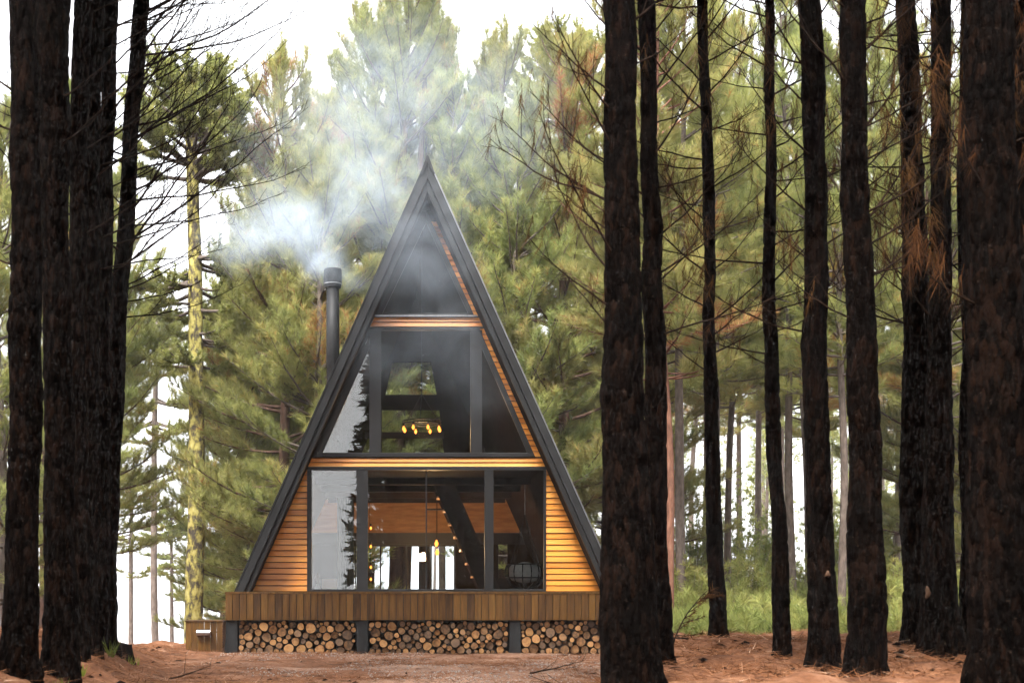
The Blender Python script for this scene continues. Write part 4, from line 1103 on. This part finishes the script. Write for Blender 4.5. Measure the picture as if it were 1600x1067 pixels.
far = [(tall2, 1062, 30.0, 0.85, 1.1, 'second slender pine just right of the reddish one'),
       (tall2, 1098, 47, 1.0, 0.2, 'pale misty pine left of the thin knotty trunk'),
       (tall3, 1137, 43, 1.15, 2.4, 'misty pine just right of the thin knotty trunk'),
       (tall2, 1186, 50, 1.0, 4.0, 'misty pine left of the thinnest dark trunk'),
       (tall2, 1241, 38, 0.95, 3.0, 'thick greyish pine stem between thinnest and scarred dark trunks'),
       (tall3, 1321, 31, 0.95, 1.0, 'slender pine seen between the scarred and the straight dark trunks'),
       (tall2, 1397, 42, 0.95, 5.0, 'misty pine right of the straight dark trunk'),
       (tall3, 1500, 52, 1.2, 0.9, 'misty pine left of the widest trunk near the right edge'),
       (tall2, 1292, 60, 1.1, 2.2, 'far faint pine partly behind the scarred dark trunk'),
       (tall3, 1078, 62, 1.3, 3.6, 'far faint pine close to the second slender pine'),
       (tall2, 1160, 66, 1.15, 1.9, 'farthest faint pine between two misty stems'),
       (tall3, 1425, 60, 1.2, 2.8, 'far faint pine behind the overlapping dark trunks'),
       (tall2, 1215, 72, 1.2, 5.6, 'far faint pine behind the thinnest dark trunk'),
       (tall3, 1380, 75, 1.3, 4.9, 'far faint pine beyond the straight dark trunk')]
for pr, px, d, sc_, rz_, lb in far: plant(pr, px, d, lb, sc_, rz_, GM)
plant(bush1, 1010, 42, 'bushy pine glimpsed behind the narrow dark pine', 1.15, 0.9)
plant(tall2, 1128, 36, 'green pine crown above the thin knotty trunk', 0.85, 2.9)
plant(tall3, 1262, 44, 'green pine crown behind the scarred dark trunk', 1.0, 5.5)
plant(tall2, 1345, 36, 'green pine crown behind the straight dark trunk', 0.88, 0.2)
plant(bush1, 1440, 38, 'bushy green pine behind the overlapping dark trunks', 0.95, 2.6)
plant(tall3, 1468, 34, 'slender pine filling the gap between overlapping trunks and the very thin one', 0.9, 3.4)
plant(bush2, 1560, 36, 'bushy green pine behind the widest dark trunk', 1.05, 1.6)
plant(bush2, 12, 30, 'green pine seen at the far left frame edge', 1.0, 3.9)

# ------------------------------------------------------------------ araucarias
def araucaria_parts(seed, H, crown_z, RR, rb, tiers, n_leaf=26):
    rnd.seed(seed)
    global rng
    rng = np.random.default_rng(seed)
    wood, limb, leaf = MB(), MB(), MB()
    zs = np.linspace(-0.5, H - 0.3, 60)
    sides = 20
    th = np.arange(sides) / sides * 2 * np.pi
    TH, ZZ = np.meshgrid(th, zs)
    rad = rb * (1 - 0.45 * np.clip(zs / H, 0, 1))
    Rr = rad[:, None] * (1 + 0.10 * vnoise(np.cos(TH) * 2.5, np.sin(TH) * 2.5, ZZ * 2.2, seed) + 0.07 * vnoise(np.cos(TH) * 6, np.sin(TH) * 6, ZZ * 6, seed + 1))
    ax = 0.08 * vnoise(zs * 0.2, zs * 0, 0, seed)
    V = np.stack([ax[:, None] + Rr * np.cos(TH), Rr * np.sin(TH), ZZ], -1).reshape(-1, 3)
    i = np.arange(59)[:, None] * sides + np.arange(sides)[None, :]; j = np.arange(59)[:, None] * sides + (np.arange(sides)[None, :] + 1) % sides
    wood.add(V, [np.stack([i, j, j + sides, i + sides], -1).reshape(-1, 4)])
    C, D, T = [], [], []
    def limb_at(z, az, L, el, bend, cl_from):
        pts = curve_from((float(np.interp(z, zs, ax)), 0, z), az, el, L, 8, bend, 0.07)
        v, f = tube(pts, np.linspace(0.035 + 0.012 * L, 0.015, 9), 6); limb.add(v, f)
        ns = int(L * 9)
        for s in range(ns):
            t = cl_from + (1 - cl_from) * (s + rnd.random()) / ns
            q, dq = lerp_path(pts, min(t, 0.99))
            a2 = math.atan2(dq[1], dq[0]) + rnd.choice((-1, 1)) * rnd.uniform(0.2, 1.2)
            l2 = rnd.uniform(0.25, 0.6)
            sp = curve_from(q, a2, rnd.uniform(-0.3, 0.5), l2, 4, 0.9, 0.1)
            v, f = tube(sp, np.linspace(0.014, 0.007, 5), 3); limb.add(v, f)
            tb = rnd.uniform(0.25, 0.75)
            for u in range(4):
                qq, dd = lerp_path(sp, 0.999 - u * 0.22)
                C.append(qq); D.append(dd / (np.linalg.norm(dd) + 1e-9) + [0, 0, 0.4]); T.append(min(0.95, max(0.05, tb + rnd.uniform(-0.2, 0.2) - 0.06 * u)))
    z = crown_z
    while z < H:
        u = (z - crown_z) / (H - crown_z)
        for k in range(rnd.choice((6, 7, 8))):
            L = RR * (1 - 0.65 * u ** 1.6) * rnd.uniform(0.75, 1.08)
            limb_at(z, rnd.uniform(0, 6.283), L, 0.15 + 0.55 * u, 0.55, 0.35)
        z += 0.36
    for tz, tl, te, n_ in tiers:
        for k in range(n_): limb_at(tz + rnd.uniform(-0.2, 0.2), rnd.uniform(0, 6.283), tl * rnd.uniform(0.6, 1.1), te, 0.7, 0.35)
    tufts(leaf, np.array(C), np.array(D), n_leaf, 0.14, 0.026, (0.2, 1.7), 0.13, np.array(T), 0.2)
    return wood, limb, leaf
def araucaria(label, px, d, args, wm, rz=0.0, scale=1.0):
    w_, lb_, lf_ = araucaria_parts(*args)
    o = thing('araucaria_tree', label, 'tree', (0, 0, 0), 'araucarias at the clearing edge')
    part('trunk', w_, wm, o, True); part('branches', lb_, M['bark_grey'], o, True); part('crown', lf_, M['araucaria'], o)
    PLACED[o.name] = 1
    x = PX(px, d); o.location = (x, d, gz1(x, d) - 0.1); o.rotation_euler = (0, 0, rz); o.scale = (scale,) * 3
    return o
def hz(py, px, d): return PZ(py, d) - gz1(PX(px, d), d)
H1 = hz(120, 303, 34)
araucaria('araucaria with thick yellow lichen-covered trunk left of the cabin', 303, 34.0, (201, H1, hz(275, 303, 34), 2.5, 0.255, [(hz(y_, 303, 34), l_, e_, n_) for y_, l_, e_, n_ in ((400, 1.9, -0.15, 7), (440, 2.0, -0.25, 7), (480, 1.7, -0.2, 6), (520, 1.5, -0.2, 5), (560, 1.3, -0.1, 4))]), M['lichen'])
H2 = hz(500, 242, 55)
a2_ = araucaria('slim hazy araucaria between the left trunks and the lichen-covered trunk', 242, 55.0, (202, H2, hz(585, 242, 55), 2.1, 0.17, [(hz(y_, 242, 55), l_, e_, n_) for y_, l_, e_, n_ in ((625, 2.0, -0.35, 7), (655, 2.2, -0.35, 7), (675, 1.6, -0.2, 4), (745, 1.2, -0.1, 2), (770, 1.0, 0.1, 2))], 26), M['bark_grey'])
def aru_copy(px, d, top, label, rz):
    c = copy_tree(a2_); x = PX(px, d); s = hz(top, px, d) / H2
    c.location = (x, d, gz1(x, d) - 0.1); c.scale = (s * 1.25, s * 1.25, s); c.rotation_euler = (0, 0, rz); c['label'] = label
aru_copy(205, 60, 740, 'short misty araucaria right behind the last left dark trunk', 1.2)
aru_copy(268, 75, 800, 'low faint araucaria tops near the ground left of the bin', 2.2)
aru_copy(345, 62, 868, 'small faint araucaria just left of the lower roof slope', 3.0)
aru_copy(110, 66, 560, 'faint araucaria glimpsed between the left dark trunks', 4.1)
H4 = hz(70, 880, 46)
araucaria('araucaria with rounded crown behind the pines right of the roof', 880, 46.0, (203, H4, hz(190, 880, 46), 2.6, 0.24, [], 26), M['bark_grey'])

# ------------------------------------------------------------------ undergrowth and distant wood
rng = np.random.default_rng(9); rnd.seed(9)
N = 5200
uy = 21 + 44 * rng.uniform(0, 1, N) ** 1.4; ux = PX(1035, uy) + (PX(1640, uy) - PX(1035, uy)) * rng.uniform(0, 1, N)
keep = vnoise(ux * 0.35, uy * 0.35, 0, 21) + 0.5 * vnoise(ux * 1.1, uy * 1.1, 0, 22) > -0.25
keep &= (uy > 22.5)
ux, uy = ux[keep], uy[keep]
hgt = 0.3 + 1.3 * sstep(22, 36, uy) * (0.5 + 0.5 * vnoise(ux * 0.3, uy * 0.3, 0, 23)) + 0.5 * rng.uniform(0, 1, len(ux)) * sstep(24, 34, uy)
C = np.stack([ux, uy, gz(ux, uy) + hgt * rng.uniform(0.15, 1, len(ux))], -1)
b = MB(); tufts(b, C, np.tile([0, 0, 1.0], (len(C), 1)) + rng.normal(0, 0.35, (len(C), 3)), 30, 0.26, 0.016, (0.1, 1.3), 0.2, np.clip(0.55 + 0.3 * vnoise(ux * 0.6, uy * 0.6, 0, 25) + rng.uniform(-0.2, 0.2, len(C)), 0.02, 0.98))
o = link('undergrowth', b.mesh('undergrowth', M['shrub'])); o['kind'] = 'stuff'; o['label'] = 'green undergrowth on the forest floor right of the cabin'

def shrub(px, d, h, w_, seed, label):
    global rng
    rng = np.random.default_rng(seed); rnd.seed(seed)
    x = PX(px, d); z = gz1(x, d)
    o = thing('shrub', label, 'shrub', (x, d, z), 'shrubs on the forest floor')
    st_, lf = MB(), MB(); C, D = [], []
    for k in range(26 if h < 3 else 40):
        az = rnd.uniform(0, 6.28); L = h * rnd.uniform(0.5, 1.1)
        pts = curve_from((x, d, z - 0.05), az, math.atan2(h, w_ * rnd.uniform(0.1, 0.9)), L, 6, 0.1, 0.12)
        v, f = tube(pts, np.linspace(0.012, 0.003, 7), 4); st_.add(v, f)
        for u in range(16):
            q, dq = lerp_path(pts, rnd.uniform(0.3, 0.999)); C.append(q + np.array([rnd.gauss(0, 0.12), rnd.gauss(0, 0.12), rnd.gauss(0, 0.08)])); D.append(dq / np.linalg.norm(dq))
    part('stem', st_, M['bark_grey'], o); tufts(lf, np.array(C), np.array(D), 14, 0.14 if h < 3 else 0.22, 0.022 if h < 3 else 0.030, (0.2, 1.4), 0.1); part('foliage', lf, M['shrub'], o)
shrub(1075, 30, 1.5, 1.2, 301, 'round green shrub behind the thickest dark trunk, right side')
shrub(1165, 36, 2.2, 1.8, 302, 'taller green shrub between the thin knotty trunk and the thinnest one')
shrub(1260, 40, 1.8, 1.6, 303, 'green shrub at the foot of the thick greyish pine stem')
shrub(1400, 33, 1.7, 1.3, 304, 'green shrub between the straight and overlapping dark trunks')
shrub(1500, 31, 1.4, 1.2, 305, 'green shrub left of the widest dark trunk')
shrub(1086, 46, 4.6, 2.2, 306, 'tall pale green bush in the mist just right of the second slender pine')
shrub(1150, 52, 5.4, 2.6, 307, 'tall pale green bush in the mist right of the thin knotty trunk')
shrub(1205, 48, 3.6, 2.2, 308, 'pale misty bush half behind the thinnest dark trunk')
shrub(1305, 50, 4.8, 2.4, 309, 'tall pale green bush in the gap right of the scarred trunk')
shrub(1392, 46, 4.4, 2.2, 310, 'tall pale green bush in the gap right of the straight trunk')

rng = np.random.default_rng(13)
b, tb_ = MB(), MB()
C, D, T = [], [], []
for k in range(60):
    d = 82 + 50 * rng.uniform(); px = 960 + 700 * rng.uniform() if k > 14 else 640 + 320 * rng.uniform()
    x = PX(px, d); z = gz1(x, d); h = rng.uniform(12, 20)
    v, f = tube([(x, d, z - 0.3), (x + rng.uniform(-0.4, 0.4), d, z + h)], [0.2, 0.04], 6); tb_.add(v, f)
    for u in range(110):
        q = rng.uniform(0.58, 1.0); r = 2.6 * (1.05 - q) ** 0.6 * math.sqrt(rng.uniform()); a_ = rng.uniform(0, 6.28)
        C.append((x + r * math.cos(a_), d + r * math.sin(a_), z + h * q)); D.append((math.cos(a_), math.sin(a_), 0.6)); T.append(rng.uniform(0.2, 0.8))
tufts(b, C, D, 12, 0.55, 0.05, (0.2, 1.3), 0.4, np.array(T))
nv = b.n
for vv, ff in zip(tb_.v, tb_.f): b.f.append(ff * 1 + nv if False else ff + nv); b.m.append(np.ones(len(ff), int))
b.v += tb_.v; b.t += tb_.t; b.n += tb_.n
o = link('distant_wood', b.mesh('distant_wood', [M['needle'], M['bark_grey']])); o['kind'] = 'stuff'; o['label'] = 'far pine wood fading into the mist'

# the plantation goes on beside and behind the photographer; it shades the near trunks and shows in the panes
rng = np.random.default_rng(17); rnd.seed(17)
b = MB(); C, D, T = [], [], []
spots = []
for gx_ in np.arange(-26, 34, 3.0):
    for gy_ in np.arange(-34, 19, 3.0):
        x, y = gx_ + rng.uniform(-0.8, 0.8), gy_ + rng.uniform(-0.8, 0.8)
        side = (x < -0.30 * y - 3.2 - 0.10 * abs(y)) or (x > 0.5 * y + 3.0 + 0.05 * abs(y))
        if y > 3 and not side: continue
        if y <= 3 and (math.hypot(x, y) < 2.2): continue
        if abs(x + 0.048 * (45 - y)) < 2.5 + 0.01 * abs(y): continue   # open ride behind the camera
        spots.append((x, y))
for x, y in spots:
    z = gz1(x, y) if y > -5 else -0.45
    h = rng.uniform(13.5, 16.5); r0 = rng.uniform(0.09, 0.16)
    v, f = tube([(x, y, z - 0.4), (x + rng.uniform(-0.2, 0.2), y, z + h * 0.5), (x + rng.uniform(-0.4, 0.4), y, z + h)], [r0 * 1.1, r0 * 0.8, 0.03], 8); b.add(v, f, mi=1)
    for u in range(120 if y > -12 else 170):
        q = rng.uniform(0.42 if y > -12 else 0.03, 1.0); r = 2.3 * (1.08 - q) ** 0.5 * math.sqrt(rng.uniform()); a_ = rng.uniform(0, 6.28)
        C.append((x + r * math.cos(a_), y + r * math.sin(a_), z + h * q)); D.append((math.cos(a_), math.sin(a_), 0.5)); T.append(rng.uniform(0.1, 0.9))
nb_ = b.n
tufts(b, C, D, 9, 0.60, 0.26, (0.2, 1.4), 0.3, np.array(T))
o = link('surrounding_wood', b.mesh('surrounding_wood', [M['needle_dark'], M['bark_dark']])); o['kind'] = 'stuff'; o['label'] = 'dense pine plantation around the viewpoint'

# ------------------------------------------------------------------ litter on the ground
rng = np.random.default_rng(23)
N = 150000
ly = 8.0 + 14.5 * rng.uniform(0, 1, N) ** 0.8; lx = PX(-40, ly) + (PX(1640, ly) - PX(-40, ly)) * rng.uniform(0, 1, N)
gf = gflat(lx, ly)
k_ = rng.uniform(0, 1, N) < np.clip(0.35 + 0.65 * gf + 0.5 * vnoise(lx * 0.8, ly * 0.8, 0, 31), 0.1, 1)
lx, ly = lx[k_], ly[k_]
N = len(lx)
an = rng.uniform(0, 2 * np.pi, N); tl = rng.normal(0.12, 0.16, N); L = rng.uniform(0.08, 0.22, N)
P0 = np.stack([lx, ly, gz(lx, ly) + 0.006 + 0.012 * rng.uniform(0, 1, N)], -1)
dv = np.stack([np.cos(an) * np.cos(tl), np.sin(an) * np.cos(tl), np.sin(np.abs(tl))], -1) * L[:, None]
sv = np.stack([-np.sin(an), np.cos(an), 0.6 * rng.uniform(-1, 1, N)], -1) * 0.0028
V = np.stack([P0 - sv, P0 + sv, P0 + dv], 1).reshape(-1, 3)
b = MB(); b.add(V, [np.arange(3 * N).reshape(-1, 3)], np.repeat(np.clip(rng.normal(0.5, 0.22, N) + 0.15 * vnoise(lx * 0.9, ly * 0.9, 0, 33), 0.01, 1), 3))
o = link('needle_litter', b.mesh('needle_litter', M['litter'])); o['kind'] = 'stuff'; o['label'] = 'rust-brown fallen pine needles'
N = 5200
ly = 12.5 + 8.2 * rng.uniform(0, 1, N); lx = -2.6 + 6.2 * rng.uniform(0, 1, N)
k_ = (vnoise(lx * 0.8, ly * 0.5, 0, 41) + 0.5 * vnoise(lx * 2.2, ly * 1.6, 0, 42) > 0.12) & (gflat(lx, ly) < 0.3)
lx, ly = lx[k_], ly[k_]; N = len(lx)
oc = np.array([(1, 0, 0), (0, 1, 0), (-1, 0, 0), (0, -1, 0), (0, 0, 0.7), (0, 0, -0.7)], float)
fo = np.array([(0, 1, 4), (1, 2, 4), (2, 3, 4), (3, 0, 4), (1, 0, 5), (2, 1, 5), (3, 2, 5), (0, 3, 5)])
sz = rng.uniform(0.005, 0.016, N)
V = (oc[None] * (sz[:, None, None] * rng.uniform(0.6, 1.3, (N, 6, 1)))) + np.stack([lx, ly, gz(lx, ly) + 0.004], -1)[:, None]
b = MB(); b.add(V.reshape(-1, 3), [(fo[None] + 6 * np.arange(N)[:, None, None]).reshape(-1, 3)])
o = link('gravel', b.mesh('gravel', M['pebble'], True)); o['kind'] = 'stuff'; o['label'] = 'pale loose gravel on the drive'

N = 2600
ly = 9.0 + 12.5 * rng.uniform(0, 1, N); lx = PX(60, ly) + (PX(1620, ly) - PX(60, ly)) * rng.uniform(0, 1, N)
k_ = (rng.uniform(0, 1, N) < np.clip(0.08 + gflat(lx, ly), 0, 1)) & (vnoise(lx * 1.3, ly * 1.3, 0, 51) > -0.15)
lx, ly = lx[k_], ly[k_]; N = len(lx)
an = rng.uniform(0, 6.28, N); sz = rng.uniform(0.02, 0.075, N)
qd = np.array([(-1, -0.4, 0), (1, -0.4, 0.15), (0.9, 0.4, 0.3), (-0.8, 0.4, 0.12), (0.05, 0.0, 0.55)])
ca, sa = np.cos(an)[:, None], np.sin(an)[:, None]
px_ = qd[None, :, 0] * rng.uniform(0.7, 1.3, (N, 5)); py_ = qd[None, :, 1] * rng.uniform(0.7, 1.3, (N, 5))
V = np.stack([px_ * ca - py_ * sa, px_ * sa + py_ * ca, qd[None, :, 2] * rng.uniform(0.4, 1.2, (N, 5))], -1) * sz[:, None, None] + np.stack([lx, ly, gz(lx, ly) + 0.004], -1)[:, None]
fo = np.array([(0, 1, 4), (1, 2, 4), (2, 3, 4), (3, 0, 4)])
b = MB(); b.add(V.reshape(-1, 3), [(fo[None] + 5 * np.arange(N)[:, None, None]).reshape(-1, 3)])
o = link('bark_debris', b.mesh('bark_debris', M['bark_dark'])); o['kind'] = 'stuff'; o['label'] = 'dark bark flakes and cone scraps on the banks'

# fallen twigs, a stump and green sprouts
def fallen(px, d, L, az, seed, label):
    rnd.seed(seed); x = PX(px, d)
    m2, _ = dead_branch((x, d, gz1(x, d) + 0.02), az, rnd.uniform(0.02, 0.18), L, 0.15, 0.012, 1.2)
    single('fallen_branch', m2, M['twig'], label, 'branch', (x, d, gz1(x, d)), group='fallen branches')
fallen(828, 15.5, 0.9, 0.5, 401, 'bare fallen branch on the drive before the deck')
fallen(905, 13.5, 0.6, 2.6, 402, 'small fallen branch left of the thickest dark trunk')
fallen(265, 14.5, 0.7, 0.9, 403, 'thin fallen branch below the left bank')
fallen(1075, 13.0, 0.8, 2.2, 404, 'fallen branch on the bank right of the thickest trunk')
fallen(1170, 14.0, 0.7, 0.4, 405, 'fallen branch between the knotty and the thinnest dark trunks')
fallen(1400, 13.0, 0.7, 1.0, 406, 'fallen branch on the bank at the right')
sx_, sd_ = PX(189, 16.0), 16.0
zz_ = gz1(sx_, sd_)
an = np.linspace(0, 2 * np.pi, 19)[:-1]
b = MB(); v, f = tube([(sx_, sd_, zz_ - 0.1), (sx_, sd_, zz_ + 0.05), (sx_ + 0.01, sd_, zz_ + 0.17), (sx_ + 0.012, sd_, zz_ + 0.175)], [0.19, 0.15, 0.125, 0.10], 18, True)
v = v + np.stack([0.012 * vnoise(v[:, 0] * 30, v[:, 1] * 30, v[:, 2] * 12, 3)] * 3, -1); b.add(v, f)
single('tree_stump', b, M['bark_dark'], 'small dark tree stump on the left bank beside the leaning pine', 'stump', (sx_, sd_, zz_), True)
def sprout(px, d, h, n, seed, label):
    global rng
    rng = np.random.default_rng(seed); x = PX(px, d); z = gz1(x, d)
    b = MB(); C = np.stack([x + rng.normal(0, 0.05, n), d + rng.normal(0, 0.05, n), np.full(n, z)], -1)
    tufts(b, C, np.tile([0, 0, 1.0], (n, 1)) + rng.normal(0, 0.12, (n, 3)), 6, h, 0.014, (0.05, 0.6), 0.0)
    single('grass_sprout', b, M['sprout'], label, 'plant', (x, d, z), group='green sprouts')
sprout(92, 10.4, 0.13, 5, 501, 'green grass sprout at the foot of the second left trunk')
sprout(178, 14.6, 0.24, 5, 502, 'green sprout beside the slender leaning pine')
sprout(128, 12.0, 0.12, 5, 503, 'small green sprout between the left trunks')
sprout(205, 15.5, 0.12, 5, 504, 'tiny green sprout near the stump')
# dead orange twig poking out beside the thickest trunk
rnd.seed(61); rng = np.random.default_rng(61)
tw = thing('dead_sapling', 'small rust-brown dead sapling leaning out beside the thickest dark trunk', 'sapling', (PX(1046, 12.0), 12.0, gz1(PX(1046, 12.0), 12.0)))
b = MB(); base_ = np.array([PX(1046, 12.0), 12.0, gz1(PX(1046, 12.0), 12.0)]); C, D = [], []
pts = curve_from(base_, 0.1, 1.3, 0.75, 8, -0.7, 0.05); v, f = tube(pts, np.linspace(0.009, 0.003, 9), 5); b.add(v, f)
for k in range(9):
    q, dq = lerp_path(pts, 0.3 + 0.7 * k / 9); sp = curve_from(q, rnd.uniform(-0.8, 0.8), rnd.uniform(-0.2, 0.9), rnd.uniform(0.12, 0.3), 3, 0.3, 0.1); v, f = tube(sp, np.linspace(0.004, 0.002, 4), 4); b.add(v, f)
    for u in range(3): q2, d2 = lerp_path(sp, 0.4 + 0.29 * u); C.append(q2); D.append(d2 / np.linalg.norm(d2))
part('stem', b, M['twig'], tw)
lm = MB(); tufts(lm, C, D, 16, 0.07, 0.006, (0.2, 1.2), 0.05); part('needles', lm, M['dead_needle'], tw)

# ------------------------------------------------------------------ chimney smoke
def smoke(name, label, blobs, gain, distort):
    m, n, l, out = mat(name)
    tc = n.new('ShaderNodeTexCoord')
    nd = n.new('ShaderNodeTexNoise'); nd.inputs['Scale'].default_value = 0.8; nd.inputs['Detail'].default_value = 3
    l.new(tc.outputs['Object'], nd.inputs['Vector'])
    sb = n.new('ShaderNodeVectorMath'); sb.operation = 'SUBTRACT'; l.new(nd.outputs['Color'], sb.inputs[0]); sb.inputs[1].default_value = (0.5, 0.5, 0.5)
    sc2 = n.new('ShaderNodeVectorMath'); sc2.operation = 'SCALE'; l.new(sb.outputs[0], sc2.inputs[0]); sc2.inputs['Scale'].default_value = distort
    ad = n.new('ShaderNodeVectorMath'); ad.operation = 'ADD'; l.new(tc.outputs['Object'], ad.inputs[0]); l.new(sc2.outputs[0], ad.inputs[1])
    acc = None; pts = []
    for px, py, d, r, amp in blobs:
        c = (PX(px, d), d, PZ(py, d))
        for sx in (-1, 0, 1):
            for sy in (-1, 0, 1):
                for sz in (-1, 0, 1):
                    nn = math.sqrt(sx * sx + sy * sy + sz * sz) or 1
                    q = r * 1.35 + distort * 0.12
                    pts.append((c[0] + sx * q / nn, c[1] + sy * q / nn, c[2] + sz * q / nn))
        di = n.new('ShaderNodeVectorMath'); di.operation = 'DISTANCE'; l.new(ad.outputs[0], di.inputs[0]); di.inputs[1].default_value = c
        mr = n.new('ShaderNodeMapRange'); mr.interpolation_type = 'SMOOTHSTEP'
        mr.inputs['From Min'].default_value = 0; mr.inputs['From Max'].default_value = r * 1.35; mr.inputs['To Min'].default_value = amp * gain; mr.inputs['To Max'].default_value = 0
        l.new(di.outputs['Value'], mr.inputs[0])
        if acc is None: acc = mr.outputs[0]
        else:
            a_ = n.new('ShaderNodeMath'); a_.operation = 'ADD'; l.new(acc, a_.inputs[0]); l.new(mr.outputs[0], a_.inputs[1]); acc = a_.outputs[0]
    n4 = n.new('ShaderNodeTexNoise'); n4.inputs['Scale'].default_value = 1.7; n4.inputs['Detail'].default_value = 4; n4.inputs['Roughness'].default_value = 0.6; n4.inputs['Distortion'].default_value = 0.7
    l.new(tc.outputs['Object'], n4.inputs['Vector'])
    m4 = n.new('ShaderNodeMapRange'); m4.inputs['From Min'].default_value = 0.36; m4.inputs['From Max'].default_value = 0.66; m4.inputs['To Min'].default_value = 0.10; m4.inputs['To Max'].default_value = 1.6; l.new(n4.outputs[0], m4.inputs[0])
    ml = n.new('ShaderNodeMath'); ml.operation = 'MULTIPLY'; l.new(acc, ml.inputs[0]); l.new(m4.outputs[0], ml.inputs[1])
    pv = n.new('ShaderNodeVolumePrincipled'); pv.inputs['Color'].default_value = (0.70, 0.80, 0.91, 1); pv.inputs['Anisotropy'].default_value = 0.1
    l.new(ml.outputs[0], pv.inputs['Density']); l.new(pv.outputs[0], out.inputs['Volume'])
    import bmesh
    bm = bmesh.new()
    vs = [bm.verts.new(p_) for p_ in pts]
    res = bmesh.ops.convex_hull(bm, input=vs)
    bmesh.ops.delete(bm, geom=[g_ for g_ in bm.verts if not g_.link_faces], context='VERTS')
    bmesh.ops.recalc_face_normals(bm, faces=bm.faces)
    me = bpy.data.meshes.new(name); bm.to_mesh(me); bm.free(); me.materials.append(m)
    o = link(name, me); o['kind'] = 'stuff'; o['label'] = label
    try: m.cycles.volume_step_rate = 1.0
    except Exception: pass
    return o
smoke('chimney_smoke', 'pale bluish wood smoke drifting from the stove pipe',
      [(520, 412, 26.0, 0.40, 3.8), (500, 424, 25.9, 0.40, 3.0), (548, 428, 25.8, 0.36, 0.9), (482, 366, 25.7, 0.72, 2.1), (425, 350, 25.4, 0.80, 1.6), (365, 372, 25.2, 0.62, 1.5),
       (545, 320, 25.6, 0.9, 0.75), (592, 280, 25.5, 1.05, 0.85), (560, 170, 26.0, 1.5, 0.36), (470, 220, 26.0, 1.4, 0.22), (650, 130, 26.0, 1.7, 0.30), (760, 220, 25.8, 1.5, 0.26), (800, 140, 26.0, 1.2, 0.24)], 0.36, 1.1)
smoke('drifting_smoke', 'thin veil of smoke in front of the upper windows',
      [(672, 300, 21.0, 0.85, 0.55), (640, 410, 20.9, 0.85, 0.75), (705, 430, 20.9, 0.7, 0.5), (668, 350, 20.9, 0.8, 0.6), (700, 535, 20.9, 0.85, 0.55), (600, 545, 20.9, 0.65, 0.40), (745, 600, 20.9, 0.6, 0.28)], 0.20, 1.3)

# ------------------------------------------------------------------ mist
m, n, l, out = mat('forest_mist')
pv = n.new('ShaderNodeVolumePrincipled'); pv.inputs['Color'].default_value = (0.97, 0.98, 0.99, 1); pv.inputs['Density'].default_value = 0.00045; pv.inputs['Anisotropy'].default_value = 0.0
l.new(pv.outputs[0], out.inputs['Volume'])
try: m.cycles.homogeneous_volume = True
except Exception: pass
b = MB(); b.box(-490, 490, -130, 570, -62, 27)
o = link('haze', b.mesh('haze', m)); o['kind'] = 'stuff'; o['label'] = 'thin white mist in the forest air'
o.display_type = 'WIRE'
